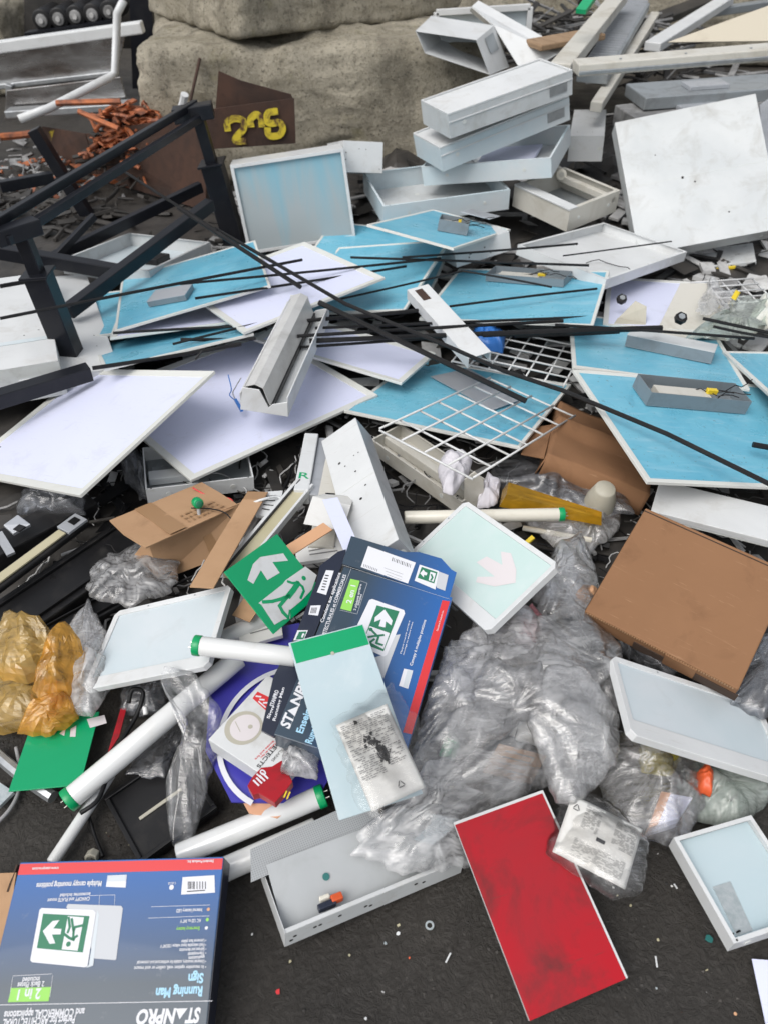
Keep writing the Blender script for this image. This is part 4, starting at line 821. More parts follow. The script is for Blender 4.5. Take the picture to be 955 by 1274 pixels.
# ---------------------------------------------------------------- black rods
def zr(px, py, base): return at(px, py, base)
S = [
 ((0, 396, .40), (376, 323, .36), .0055, 'black rod from the black post to the far white panel'),
 ((224, 353, .33), (548, 321, .30), .005, 'black rod crossing the far white panel below the longest one'),
 ((243, 371, .31), (505, 331, .28), .005, 'black rod with its blunt end on the far white panel'),
 ((436, 320, .30), (732, 330, .30), .005, 'black rod ending beside the shiny driver box'),
 ((500, 320, .32), (718, 303, .34), .0045, 'thin black rod reaching over the white pan'),
 ((559, 381, .27), (742, 359, .27), .0045, 'thin black rod lying alone across the blue panel with shiny driver box'),
 ((418, 373, .27), (575, 337, .30), .004, 'thin black rod crossing the bare blue panel'),
 ((575, 337, .30), (686, 357, .29), .004, 'thin black rod with a yellow tip below the shiny driver box'),
 ((115, 458, .26), (300, 428, .24), .007, 'thick black rod running from the black post to the notched trough'),
 ((141, 414, .25), (345, 404, .25), .005, 'black rod along the edge of the hidden white panel'),
 ((215, 428, .25), (338, 398, .27), .0045, 'thin black rod crossing the bundle before the notched trough'),
 ((225, 422, .24), (318, 421, .25), .006, 'short black rod in the bundle before the notched trough'),
 ((370, 418, .30), (700, 399, .29), .006, 'black rod on top of the bundle behind the white channel'),
 ((385, 424, .28), (760, 409, .28), .0085, 'thickest black rod of the bundle under the white channel'),
 ((380, 399, .29), (520, 386, .29), .007, 'short thick black rod beyond the bundle by the notched trough'),
 ((392, 408, .28), (735, 394, .27), .005, 'black rod lying behind the thickest rod of the bundle'),
 ((372, 432, .26), (640, 412, .27), .005, 'black rod along the front of the bundle'),
 ((600, 416, .30), (823, 408, .30), .010, 'stout black bar ending over the closed grey driver box'),
 ((690, 404, .31), (938, 421, .29), .005, 'black rod running over the closed grey driver box'),
 ((640, 418, .27), (770, 413, .27), .006, 'black rod end tucked beside the stout bar'),
 ((222, 258, .48), (374, 357, .34), .008, 'black flat bar slanting down from the black frame'),
 ((397, 376, .36), (654, 499, .22), .009, 'black bar slanting from the notched trough to the wire grid'),
 ((156, 214, .45), (270, 287, .42), .006, 'thin black rod hanging in the black frame'),
 ((874, 396, .27), (985, 420, .25), .006, 'black rod sticking out of the insulation'),
 ((936, 553, .30), (985, 561, .30), .008, 'blunt black rod end on the large blue panel'),
 ((887, 406, .26), (960, 420, .25), .005, 'short black rod on the lavender panel beside the insulation'),
 ((0, 356, .36), (34, 350, .35), .008, 'black rod end reaching the black post'),
]
for a_, b_, r, lab in S: rod([at(*a_), at(*b_)], r, lab)
rod([at(268, 284, .42), at(430, 378, .38), at(560, 432, .34), at(625, 461, .35), at(700, 486, .37), at(830, 540, .36), at(985, 616, .34)], .0065, 'longest black rod slanting across blue panels to the large one')
for a_, b_, r, lab in (((243, 447, .25), (252, 436, .27), .003, 'short bent wire by the thick black rod'), ((835, 300, .3), (700, 318, .3), .003, 'thin wire over the white pan rim')):
    rod([at(*a_), at(*b_)], r, lab, 'thin_wire', cat='wire', group=None)
# ---------------------------------------------------------------- notched trough, white channel, tall housing
M, a, b = fr('trof'); t = thing('trough_fixture', 'grey lined light trough with a notched white end lying on the panels', 'light fixture', M)
h = .085
sec = [(-.012, -h), (a+.012, -h), (a+.012, -h*.35), (a*.72, -h*.55), (a*.62, -h*.72), (a*.42, 0), (.0, 0)]
MB().add([(x, 0, z) for x, z in sec] + [(x, .004, z) for x, z in sec], [tuple(range(7)), tuple(range(7,14))[::-1]] + [(i, 7+i, 7+(i+1)%7, (i+1)%7) for i in range(7)]).build('end_plate', 'white_clean', t, .0015)
cur = [(-.006, -h*.75), (-.004, -h*.2), (a*.08, .002), (a*.3, .014), (a*.5, .004), (a*.60, -h*.45), (a*.68, -h*.72)]
mb = MB(); n = len(cur)
for y in (.006, b): mb.v += [(x, y, z) for x, z in cur]
mb.f = [(i, i+1, n+i+1, n+i) for i in range(n-1)]; o = mb.build('reflector', 'reflector', t, smooth=False); sm = o.modifiers.new('solid', 'SOLIDIFY'); sm.thickness = .0015
MB().box(a+.008, a+.012, .005, b, -h, -h*.2).build('side_wall', 'white_clean', t, .001); MB().box(-.012, -.008, .005, b, -h, -h*.3).build('side_wall', 'white_clean', t, .001)
MB().box(-.008, a+.008, .005, b, -h, -h+.002).build('floor_pan', 'white_metal', t); MB().box(a*.66, a*.70, .006, b, -h*.9, -h*.66).build('lamp_slot', 'black_plastic', t)
MB().add([(x, b+.0005, z) for x, z in sec] + [(x, b+.0045, z) for x, z in sec], [tuple(range(7)), tuple(range(7,14))[::-1]] + [(i, 7+i, 7+(i+1)%7, (i+1)%7) for i in range(7)]).build('end_plate', 'white_clean', t, .0015)
for pts, m_ in (([(284, 466, .235), (288, 484, .20), (286, 492, .175), (296, 500, .172)], 'blue_plastic'), ([(300, 470, .235), (293, 482, .20), (290, 490, .178), (297, 503, .172)], 'cable_grey')):
    cable([at(*p) for p in pts], .0018, 'thin %s lead hanging from the trough onto the white panel' % ('blue' if m_ == 'blue_plastic' else 'grey'), m_)
tag(MB().beam(at(293, 497, .175), at(301, 511, .172), .009, .007).build('connector', 'blue_plastic'), 'small blue wire connector lying on the white panel', 'connector')
M, a, b = fr('chan'); t = thing('white_channel', 'short white metal channel lying on the rod bundle', 'metal channel', M)
MB().box(0, a, 0, b, -.0018, 0).build('web', 'white_clean', t, .001); MB().box(0, .002, 0, b, -.04, -.002).build('flange', 'white_clean', t); MB().box(a-.002, a, 0, b, -.04, -.002).build('flange', 'white_clean', t)
MB().box(a*.25, a*.6, b*.80, b*.96, .0004, .001).build('rust_stain', 'rust', t); MB().box(a*.28, a*.6, .0, .02, -.02, -.002).build('end_tab', 'grey_metal', t)
t, a, b = housing('tall', 'tall white housing with screw holes leaning behind the blue sign carton', .085, 'white_clean', holes=[(.12*.3, .44*.95, .0045), (.075, .34, .003), (.09, .26, .003), (.066, .22, .0045), (.05, .39, .0025), (.1, .41, .002), (.085, .41, .002)], side='grey_lid')  # grey side walls hold the shade of the faces turned from the light
# ---------------------------------------------------------------- small things by the housings
t, a, b = tray('trB', 'open white light tray with loose fittings under the white panel', .05, 'white_clean', 'grey_metal', lip=.004)
MB().box(.01, a*.5, b*.35, b*.55, -.045, -.02).build('lamp_holder', 'white_metal', t, .002); MB().box(.02, a*.4, b*.6, b*.7, -.045, -.03).build('lamp_holder', 'grey_metal', t, .002)
t, a, b = tray('tray2', 'long cream light tray with red leads under the wire grid', .05, 'white_cream', 'white_cream', lip=.006)
MB().box(0, a, b*.42, b*.62, -.045, -.012).build('ballast_cover', 'white_cream', t, .003)
M, a, b = fr('ltr'); t = thing('strip_light', 'white and grey strip light with green lettering under the white panel', 'strip light', M)
MB().box(0, a*.45, 0, b, -.05, 0).build('body', 'white_clean', t, .003); MB().box(a*.46, a*1.2, 0, b, -.05, -.014).build('lens', 'grey_lid', t, .003); mb = MB(); put_text(mb, 'R', (a*.08, b*.18), (a*.4, b*.18), .03, .0006); mb.build('lettering', 'green_sign', t)
M, a, b = fr('lt2'); t = thing('light_fitting', 'cream light fitting body with sockets beside the tall housing', 'light fixture', M)
MB().box(0, a*1.0, 0, b*.8, -.05, 0).build('body', 'white_cream', t, .003)
for i in range(3): MB().box(a*.3, a*.7, b*(.2+.1*i), b*(.25+.1*i), .0004, .006).build('socket', 'black_plastic', t, .001)
M, a, b = fr('pap'); t = thing('paper_sheet', 'bent white card lying between strip light and tall housing', 'paper', M)
MB().add([(0,0,0),(a,0,0),(a,b*.55,.01),(0,b*.55,.02),(a*.9,b,-.02),(a*.1,b,-.03)], [(0,1,2,3),(3,2,4,5)]).build('sheet', 'paper', t).modifiers.new('s', 'SOLIDIFY').thickness = .0012
M, a, b = fr('crd'); t = thing('paper_sheet', 'narrow white card leaning on the tall housing', 'paper', M); MB().box(0, a, 0, b, -.0012, 0).build('sheet', 'lavender', t)
M, a, b = fr('brl'); t = thing('edge_rail', 'white edge rail with a beige strip behind the green sign', 'rail', M)
MB().box(0, a*.22, 0, b, -.02, .004).build('lip', 'white_clean', t, .001); MB().box(a*.22, a, 0, b, -.02, -.004).build('body', 'beige_strip', t, .001); MB().box(a, a*1.16, 0, b, -.02, .002).build('lip', 'white_clean', t, .001); MB().box(a*.2, a*.27, 0, b, -.004, .0045).build('gasket', 'print_dark', t)
M, a, b = fr('strp'); t = thing('cardboard_strip', 'long folded cardboard strip between the cardboard box and edge rail', 'cardboard', M)
MB().box(0, a, 0, b*.9, -.004, 0).build('strip', 'cardboard', t, .001); MB().box(0, a, b*.905, b, -.006, -.001).build('folded_end', 'tape', t, .001)
for (p, q, wd, mt, nm, lab, cat) in (((352, 690, .27), (408, 655, .27), .035, 'wood_peach', 'cardboard_strip', 'short tan strip behind the green sign', 'cardboard'), ((300, 770, .17), (318, 744, .18), .05, 'cardboard', 'cardboard_strip', 'tan cardboard scrap between green sign and white frame', 'cardboard')):
    tag(MB().beam(at(*p), at(*q), wd, .003).build(nm, mt), lab, cat)
for (q, z, mt, nm, lab, cat) in (([(300, 805), (352, 790), (345, 735), (292, 765)], .13, 'paper', 'white_carton', 'white card with printed leads under the green sign', 'carton'), ([(370, 700), (440, 690), (425, 660), (365, 675)], .19, 'paper', 'leaflet', 'white printed leaflets behind the green sign', 'leaflet'), ([(318, 640), (345, 645), (352, 610), (325, 612)], .20, 'white_clean', 'switch_plate', 'small white switch plate beside the edge rail', 'switch plate'), ([(296, 690), (325, 640), (316, 625), (302, 640)], .17, 'pale_junk', 'white_carton', 'small white printed carton beside the cardboard strip', 'carton')):
    P = [at(x, y, z) for x, y in q]; t = thing(nm, lab, cat); plate(t, 'sheet', P, .012, mt, .001)
    c = sum(P, Vector())/4; mb = MB()
    for i in range(4): mb.beam(c + (P[0]-c)*.5 + (P[3]-P[0])*.18*i + Vector((0,0,.0015)), c + (P[1]-c)*.5 + (P[2]-P[1])*.18*i + Vector((0,0,.0015)), .003, .0006)
    mb.build('printed_lines', 'ink' if nm != 'switch_plate' else 'black_plastic', t)
cable([at(*p) for p in ((310, 628, .2), (325, 622, .22), (345, 618, .21), (352, 625, .2))], .004, 'white cable curl by the switch plate', 'white_clean')
cable([at(*p) for p in ((240, 607, .17), (262, 618, .16), (285, 620, .16), (292, 628, .16))], .0022, 'thin red lead over the cardboard box', 'print_red')
cable([at(*p) for p in ((238, 632, .2), (262, 633, .19), (280, 638, .18), (291, 650, .17))], .0018, 'thin black lead from the green cap', 'black_rod')
t = thing('green_lamp_cap', 'small green lamp cap lying on the cardboard box', 'lamp cap', Matrix.Translation(at(244, 624, .20)) @ Matrix.Rotation(R(65), 4, 'X') @ Matrix.Rotation(R(30), 4, 'Y'))
MB().tube([(0,0,0),(0,0,.026)], .0145, 18).build('cap', 'green_cap', t, .004, True); MB().tube([(0,0,.027),(0,0,.031)], .0095, 14).build('lens', 'print_green', t, .002, True); MB().tube([(0,-.015,.02),(0,-.035,.02)], .005, 8).build('stem', 'pale_junk', t)
# right-hand litter on the lavender panel
t = thing('bracket_plate', 'beige folded metal plate with a black hexagon hole on the lavender panel', 'metal plate'); plate(t, 'plate', [at(x, y, z) for x, y, z in ((812, 420, .17), (872, 420, .17), (902, 385, .21), (880, 352, .22), (846, 352, .22))], .004, 'white_cream', .001); plate(t, 'fold', [at(x, y, z) for x, y, z in ((872, 420, .172), (905, 424, .14), (925, 392, .16), (902, 385, .212))], .004, 'white_cream', .001)
crumple('insulation', 'torn greenish fibre sheet draped over the beige plate', 'insulation', 'bag_green', [(850, 422), (905, 425), (955, 405), (960, 372), (925, 368), (890, 392)], .20, .015, 33, crease=.8, big=8, wob=.35, two=False)
crumple('insulation', 'torn white fibre sheet on the beige plate by the wire grid', 'insulation', 'bag_milky', [(868, 398), (905, 385), (915, 362), (885, 350), (868, 372)], .225, .012, 34, nr=30, nt=90, crease=.9, big=6, wob=.35, two=False)
crumple('insulation', 'pale crumpled fibre lump beside the black rod end', 'insulation', 'insulation', [(925, 408), (965, 410), (972, 375), (945, 372)], .17, .04, 31, nr=30, nt=90, crease=1.3, big=6, wob=.3)
for (p, s, lab) in (((845, 398, .27), .022, 'black hexagon fitting on the insulation'), ((772, 374, .20), .02, 'black clip on the lavender panel')):
    t = thing('black_fitting', lab, 'fitting', Matrix.Translation(at(*p)) @ Matrix.Rotation(.5, 4, 'X')); MB().tube([(0,0,0),(0,0,s)], s, 6).build('body', 'black_plastic', t, .002); MB().tube([(0,0,s),(0,0,s*1.15)], s*.55, 6).build('collar', 'grey_metal', t)
t = thing('plastic_offcut', 'bent beige plastic offcut standing on the lavender panel', 'offcut'); plate(t, 'upright', [at(768, 396, .16), at(803, 403, .16), at(804, 381, .215), at(790, 374, .22)], .004, 'cup_plastic', .001); plate(t, 'foot', [at(768, 396, .161), at(803, 403, .161), at(800, 415, .155), at(762, 405, .155)], .004, 'cup_plastic', .001)
M, a, b = fr('fom'); t = thing('foam_board', 'white flecked foam board with a yellow edge on the dark ground', 'foam board', M)
MB().box(0, a, 0, b, -.02, 0).build('board', 'white_metal', t, .003); MB().box(0, a*.72, -.012, -.0005, -.022, -.008).build('edge_strip', 'yellow_plastic', t, .003)
r_ = random.Random(3)
for i in range(30): x, y = r_.uniform(.01, a-.03), r_.uniform(.01, b-.01); MB().box(x, x+r_.uniform(.002,.02), y, y+.003, .0003, .0007).build('fleck', 'cable_grey', t)
tag(MB().beam(at(912, 372, .24), at(918, 362, .27), .02, .006).build('plastic_tie', 'yellow_plastic'), 'yellow plastic tie standing in the insulation', 'plastic tie')
crumple('blue_bag', 'crumpled bright blue plastic under the wire grid by the rods', 'plastic bag', 'blue_plastic', [(590, 430), (625, 440), (628, 420), (605, 405), (588, 412)], .17, .05, 35, nr=14, nt=40)
crumple('white_cloth', 'crumpled white cloth hanging over the cream tray', 'cloth', 'soft_cloth', [(551, 612), (562, 616), (582, 590), (588, 572), (572, 560), (552, 565), (544, 585)], .19, .035, 36, nr=36, nt=100, crease=1.2, big=8)
crumple('white_cloth', 'crushed pinkish tissue beside the octagonal plate', 'cloth', 'soft_cloth', [(592, 632), (618, 628), (622, 605), (606, 588), (596, 610)], .13, .025, 37, nr=30, nt=90, crease=1.4, big=8)
t = thing('octagonal_plate', 'cream octagonal end plate standing by the tissue', 'end plate'); plate(t, 'plate', [aty(x, y, at(588, 628, .1).y) for x, y in ((576, 628), (592, 632), (602, 615), (601, 598), (590, 587), (577, 597))], .006, 'white_cream', .002)
# ---------------------------------------------------------------- cardboard
M, a, b = fr('cdf'); t = thing('cardboard_box', 'opened light brown cardboard box with taped lid by the white tray', 'cardboard box', M)
MB().add([(0,0,0),(a,0,0),(a,b,0),(0,b,0),(-.01,b*.5,.004),(a*.5,b*.5,.006),(a,b*.5,.003)], [(0,1,6,5,4),(4,5,6,2,3)]).build('lid_flap', 'cardboard', t).modifiers.new('s', 'SOLIDIFY').thickness = .004
MB().box(a*.25, a*.42, .002, b-.004, .0045, .0055).build('tape', 'tape', t)
mb = MB()
for i in range(3): [mb.box(a*(.48+.05*j), a*(.48+.05*j+rnd.uniform(.015,.042)), b*(.30-.1*i), b*(.30-.1*i)+.006, .0068, .0072) for j in range(8)]
mb.build('faint_print', 'tape', t)
P = [at(166, 692, .10), at(200, 722, .045), at(285, 690, .06), at(318, 612, .17), at(183, 671, .178)]
cw = Vector((0, 0, -.004))
sw = MB().add([M.inverted() @ p for p in (P[0], P[1], P[2], at(304, 624, .172), P[4])], [(0,1,4), (1,2,3,4)]).build('side_wall', 'cardboard', t)
sw.modifiers.new('s', 'SOLIDIFY').thickness = .004
tp = MB().add([M.inverted() @ p for p in (at(252, 668, .118), at(262, 693, .07), at(280, 686, .068), at(270, 661, .118))], [(0,1,2,3)]).build('tape', 'tape', t); tp.location = (0, 0, .004)
M, a, b = fr('cd2'); t = thing('cardboard_box', 'crushed brown cardboard box under the large blue panel', 'cardboard box', M)
mb = MB(); N = 24
def cz(x, y): return .010*noise.noise(Vector((x*9, y*9, 2))) + .028*max(0, 1-abs(y-b*.55)/.05) - .02*max(0, (y-b*.6)/b)
for jj in range(N+1):
    for ii in range(N+1): x, y = a*ii/N, b*jj/N; mb.v.append((x, y, cz(x, y)))
mb.f = [(jj*(N+1)+ii, jj*(N+1)+ii+1, (jj+1)*(N+1)+ii+1, (jj+1)*(N+1)+ii) for jj in range(N) for ii in range(N)]
mb.build('top_panel', 'cardboard_brown', t, 0, True).modifiers.new('s', 'SOLIDIFY').thickness = .005
mb = MB()
for ii in range(N+1): x = a*ii/N; mb.v += [(x, -.001, cz(x, 0)-.001), (x, -.006+.004*math.sin(x*30), -.075)]
mb.f = [(2*ii, 2*ii+1, 2*ii+3, 2*ii+2) for ii in range(N)]; mb.build('side_panel', 'cardboard_brown', t, 0, True).modifiers.new('s', 'SOLIDIFY').thickness = .004
mb = MB()
for ii in range(N+1): y = b*ii/N; mb.v += [(-.001, y, cz(0, y)-.001), (-.012+.006*math.sin(y*25), y, -.075)]
mb.f = [(2*ii, 2*ii+2, 2*ii+3, 2*ii+1) for ii in range(N)]; mb.build('end_panel', 'cardboard_brown', t, 0, True).modifiers.new('s', 'SOLIDIFY').thickness = .004
MB().add([(-.005, 0, -.02), (-.07, .02, -.045), (-.06, b*.5, -.04), (-.005, b*.55, -.015)], [(0,1,2,3)]).build('flap', 'cardboard_brown', t).modifiers.new('s', 'SOLIDIFY').thickness = .004
t, a, b = carton('brn', 'plain closed brown cardboard carton tilted beside the white slab', .055, 'cardboard_brown')
MB().box(.0, a, b-.012, b-.009, .0003, .0008).build('fold_line', 'card_dark', t); MB().box(-.0012, -.0004, .006, b-.01, -.05, -.004).build('side_flap', 'card_dark', t)
MB().box(a*.35, a+.006, -.003, -.0004, -.052, -.022).build('open_slot', 'card_dark', t)
cr = MB()
for i in range(60): cr.box(a*(.02+i*.016), a*(.028+i*.016), -.0022, -.0006, -.006, -.001)
cr.build('corrugated_edge', 'tape', t); MB().box(a*.55, a*.75, -.004, -.0006, -.05, -.004).build('side_tab', 'cardboard_brown', t, .001)
M, a, b = fr('wsl'); t = thing('white_slab', 'white rectangular panel slab between large blue panel and brown carton', 'panel', M); MB().box(0, a, 0, b, -.02, 0).build('slab', 'white_clean', t, .002)
MB().box(0, a, 0, b, -.0225, -.0205).build('backing', 'sheet_edge', t)
# ---------------------------------------------------------------- printed sign cartons
def pl(k, z, pts, s): 
    f = zpx(*s); return [loc(k, *f(*p)) for p in pts]
PZ = .0005
def carton_art(t, k, items):
    for it in items:
        mb = MB(); z = PZ + it[2]*.00025
        if it[0] == 'poly': mb.poly(it[3], z)
        elif it[0] == 'line': stroke(mb, it[3], it[4], z)
        elif it[0] == 'text': put_text(mb, it[3], it[4], it[5], it[6], z, it[7] if len(it) > 7 else 0.0, it[8] if len(it) > 8 else .012)
        elif it[0] == 'disc': mb.disc(it[3][0], it[3][1], it[4], z, 18)
        mb.build({'text': 'lettering', 'line': 'printed_line', 'disc': 'printed_dot'}.get(it[0], 'printed_shape'), it[1], t)
# carton lying upside down in front
k = 'st1'; M, a, b = fr(k)
t = thing('sign_carton', 'blue printed exit sign carton lying flat on the asphalt by the tubes', 'carton', M)
MB().box(0, a, 0, b, -.055, 0).build('body', 'carton_print', t, .0015)
MB().box(-.0012, -.0002, .002, b-.002, -.054, -.001).build('end_flap', 'navy', t)
q = zpx(0, 1040, 3.183); Lc = lambda x, y: loc(k, *q(x, y)); q7 = zpx(0, 1060, 5.956); L7 = lambda x, y: loc(k, *q7(x, y))
I = [('poly', 'print_red', 0, [(0.001, .003), (a-.001, .003), (a-.001, .022), (0.001, .022)])]
def T_(c, s, p0, p1, cap, sh=0.0, bo=.012, lv=2): I.append(('text', c, lv, s, Lc(*p0), Lc(*p1), cap*1.22, sh, bo + .008))
T_('print_white', 'Standard Products Inc.', (848, 96), (742, 99), .004); T_('print_white', 'www.stanpro.com', (235, 124), (130, 127), .004)
T_('print_white', 'ST', (797, 684), (738, 686), .0165, .15, .035); T_('print_white', 'NPRO', (700, 687), (545, 692), .0165, .15, .035)
I.append(('poly', 'print_white', 2, [Lc(744, 684), Lc(698, 686), Lc(712, 728)]))
T_('print_cyan', 'Running Man', (804, 598), (620, 606), .0115, 0, .03); T_('print_cyan', 'Sign', (808, 546), (748, 550), .0115, 0, .03)
for s_, y, x1 in (('\u2022 Universal face plates', 409, 720), ('\u2022 Field selectable input voltage 120/347 V', 427, 636), ('\u2022 Self-test and diagnostics', 443, 712), ('\u2022 Thermoplastic', 459, 745), ('applications', 475, 748), ('\u2022 Universal mounting, suitable for architectural and commercial', 492, 545), ('\u2022 In mounting option: wall, ceiling or end mount', 514, 533)):
    T_('print_white', s_, (818 if s_[0] == '\u2022' else 812, y), (x1, y+5), .0042)
T_('print_lime', 'Emergency battery', (792, 361), (700, 364), .0045); T_('print_white', 'AC 120 to 347 V', (798, 330), (715, 333), .0045); T_('print_white', 'Internal battery LED', (802, 289), (700, 292), .0045)
T_('print_white', 'Multiple canopy mounting positions', (405, 180), (147, 189), .0075, 0, .02)
T_('print_white', 'CANOPY and PLATE mount', (358, 243), (190, 250), .0050); T_('print_white', 'accessories included', (360, 226), (240, 231), .0048)
I.append(('poly', 'print_lime', 1, [Lc(*p) for p in ((32, 660), (45, 604), (203, 600), (193, 656))]))
T_('print_white', '2 in 1', (166, 606), (75, 611), .0125, 0, .02, 3); T_('print_white', '2 Back Plates', (178, 577), (72, 583), .0065); T_('print_white', 'included', (160, 559), (92, 563), .0065)
T_('print_white', 'Perfect for ARCHITECTURAL', (300, 714), (15, 728), .0088, 0, .02); T_('print_white', 'and COMMERCIAL applications', (338, 684), (20, 697), .0088, 0, .02)
for p0, p1, wd in (((0, 671), (842, 655), .0009), ((600, 282), (832, 275), .0006), ((588, 327), (830, 318), .0006), ((355, 238), (456, 235), .0006), ((395, 236), (393, 280), .0005), ((456, 235), (454, 275), .0005), ((38, 640), (52, 560), .0006), ((52, 556), (205, 548), .0006), ((210, 552), (198, 640), .0006)):
    I.append(('line', 'print_white', 1, [Lc(*p0), Lc(*p1)], wd))
I.append(('poly', 'print_white', 1, [Lc(*p) for p in ((718, 234), (724, 165), (850, 157), (852, 226))]))
x_ = 0; rb = random.Random(1)
while x_ < 70: I.append(('poly', 'print_dark', 3, [Lc(745+x_, 212), Lc(745+x_+3, 212), Lc(745+x_+3, 182), Lc(745+x_, 182)])); x_ += rb.choice((5, 6, 8, 11))
I.append(('line', 'print_dark', 3, [Lc(742, 222), Lc(812, 217)], .0016))
I.append(('disc', 'print_white', 1, Lc(680, 205), .0042)); T_('print_white', 'C UL US', (698, 184), (668, 186), .003)
I.append(('poly', 'print_white', 1, [Lc(*p) for p in ((420, 203), (427, 158), (503, 155), (498, 206))])); I.append(('poly', 'shadow_grey', 3, [Lc(*p) for p in ((424, 182), (427, 160), (500, 158), (499, 181))]))
for p_, m_ in (((826, 292), 'wood_peach'), ((822, 333), 'print_lime'), ((818, 366), 'print_white')): I.append(('disc', m_, 1, Lc(*p_), .0028))
I.append(('poly', 'print_grey', 1, [L7(*p) for p in ((492, 412), (505, 388), (900, 402), (912, 420), (862, 800), (850, 804), (700, 792), (640, 600))]))
I.append(('poly', 'shadow_grey', 2, [L7(*p) for p in ((720, 450), (722, 430), (735, 470), (692, 845), (640, 862), (660, 840))]))
I.append(('poly', 'print_white', 3, [L7(*p) for p in ((295, 432), (310, 418), (690, 432), (712, 452), (650, 850), (630, 858), (240, 820), (226, 805))]))
I.append(('poly', 'print_green', 4, [L7(*p) for p in ((322, 460), (666, 478), (616, 748), (275, 716))]))
I.append(('poly', 'print_white', 5, [L7(*p) for p in ((320, 590), (392, 515), (444, 508), (398, 570), (458, 574), (452, 613), (388, 615), (412, 680), (370, 684))]))
I.append(('poly', 'print_white', 5, [L7(*p) for p in ((506, 478), (625, 488), (578, 735), (460, 725), (480, 620))]))
for st in (((535, 500), (548, 590)), ((548, 590), (560, 560), (622, 546)), ((548, 600), (545, 645), (575, 625)), ((480, 612), (515, 640), (552, 655)), ((505, 600), (520, 560), (512, 490))): I.append(('line', 'print_green', 6, [L7(*p) for p in st], .0042))
I.append(('disc', 'print_green', 6, L7(510, 686), .0042))
carton_art(t, k, I)
P = [at(-40, 1190, .02), at(4, 1205, .02), at(20, 1086, .07), at(-40, 1088, .07)]
tq = thing('cardboard_flap', 'tan cardboard flap under the edge of the front sign carton', 'cardboard'); plate(tq, 'flap', P, .005, 'cardboard'); plate(tq, 'side', [at(10, 1110, .06), at(22, 1118, .03), at(26, 1078, .06), at(22, 1076, .075)], .004, 'card_dark')
# tilted carton in the middle
k = 'st2'; M, a, b = fr(k)
t = thing('sign_carton', 'blue printed exit sign carton tilted in the middle of the pile', 'carton', M)
MB().box(0, a, 0, b, -.06, 0).build('body', 'carton_print', t, .0015)
qz = zpx(340, 660, 3.979); K = lambda x, y: loc(k, *qz(x, y))
fl = [K(870, 335), K(905, 210), K(880, 195), K(830, 140), K(720, 108), K(650, 108), K(385, 28), K(340, 165)]
MB().prism([(p[0]+.001, p[1]) for p in fl], -.0025, -.0002).build('end_flap', 'carton_print', t)
e0, e1 = K(225, 220), K(340, 95)
sp_ = [K(338, 170), K(360, 88), K(320, 100), K(230, 170), K(215, 240), K(115, 500), K(0, 720), K(-60, 985), K(5, 1020)]
MB().prism(sp_, -.012, -.004).build('side_flap', 'navy', t)
I = [('poly', 'print_red', 0, [K(835, 346), K(872, 352), K(683, 1010), K(640, 1000)])]
def T2(c, s, p0, p1, cap, sh=0.0, bo=.012, lv=2): I.append(('text', c, lv, s, K(*p0), K(*p1), cap, sh, bo))
T2('print_white', 'ST', (78, 985), (108, 916), .020, .15, .035); T2('print_white', 'NPRO', (127, 872), (205, 690), .020, .15, .035); I.append(('poly', 'print_white', 2, [K(107, 922), K(128, 870), K(72, 893)])); T2('print_cyan', 'Enseigne', (145, 1008), (205, 850), .014, 0, .03); T2('print_cyan', 'Running Man', (190, 1060), (262, 880), .014, 0, .03)
T2('print_white', 'Convient aux applications', (248, 458), (335, 212), .0075, 0, .02); T2('print_white', 'ARCHITECTURALES et COMMERCIALES', (240, 570), (362, 222), .0075, 0, .02)
I.append(('poly', 'print_lime', 1, [K(332, 388), K(385, 402), K(428, 250), (K(382, 240))]))
T2('print_white', '2 en 1', (385, 365), (408, 275), .0115, 0, .02, 3); T2('print_white', '2 plaques arri\u00e8re', (408, 398), (438, 268), .005); T2('print_white', 'incluses', (424, 372), (440, 318), .005)
for ln in (((385, 190), (80, 985)), ((330, 395), (415, 415)), ((415, 415), (465, 262)), ((465, 262), (432, 250)), ((345, 172), (868, 340))): I.append(('line', 'print_grey', 1, [K(*ln[0]), K(*ln[1])], .0007))
T2('print_white', 'Canopy \u00e0 multiples positions', (686, 672), (755, 445), .0058, 0, .018); T2('print_white', 'Plaque murale arri\u00e8re', (632, 612), (675, 448), .003); T2('print_white', 'montage au plafond inclus', (645, 618), (690, 455), .003)
T2('print_white', 'Standard Products Inc.', (812, 500), (842, 398), .0035)
I.append(('poly', 'print_white', 1, [K(*p) for p in ((475, 345), (490, 340), (645, 395), (650, 412), (560, 618), (545, 625), (395, 560), (392, 520))])); I.append(('poly', 'print_grey', 0, [K(*p) for p in ((590, 520), (628, 515), (545, 735), (470, 640), (560, 610))]))
I.append(('poly', 'print_green', 3, [K(*p) for p in ((512, 372), (622, 402), (545, 600), (440, 560))]))
I.append(('poly', 'print_white', 4, [K(*p) for p in ((550, 393), (588, 448), (582, 472), (556, 452), (552, 482), (522, 476), (532, 442), (500, 455), (503, 432))]))
I.append(('poly', 'print_white', 4, [K(*p) for p in ((478, 475), (575, 510), (545, 590), (450, 540))]))
for st in (((490, 500), (520, 530), (510, 560), (540, 570)), ((470, 530), (500, 525), (545, 520)), ((480, 555), (500, 540))): I.append(('line', 'print_green', 5, [K(*p) for p in st], .005))
I.append(('disc', 'print_green', 5, K(482, 492), .0045))
I.append(('poly', 'print_white', 1, [K(*p) for p in ((645, 685), (690, 695), (665, 785), (620, 770))])); I.append(('poly', 'shadow_grey', 2, [K(*p) for p in ((662, 692), (686, 698), (662, 780), (640, 774))]))
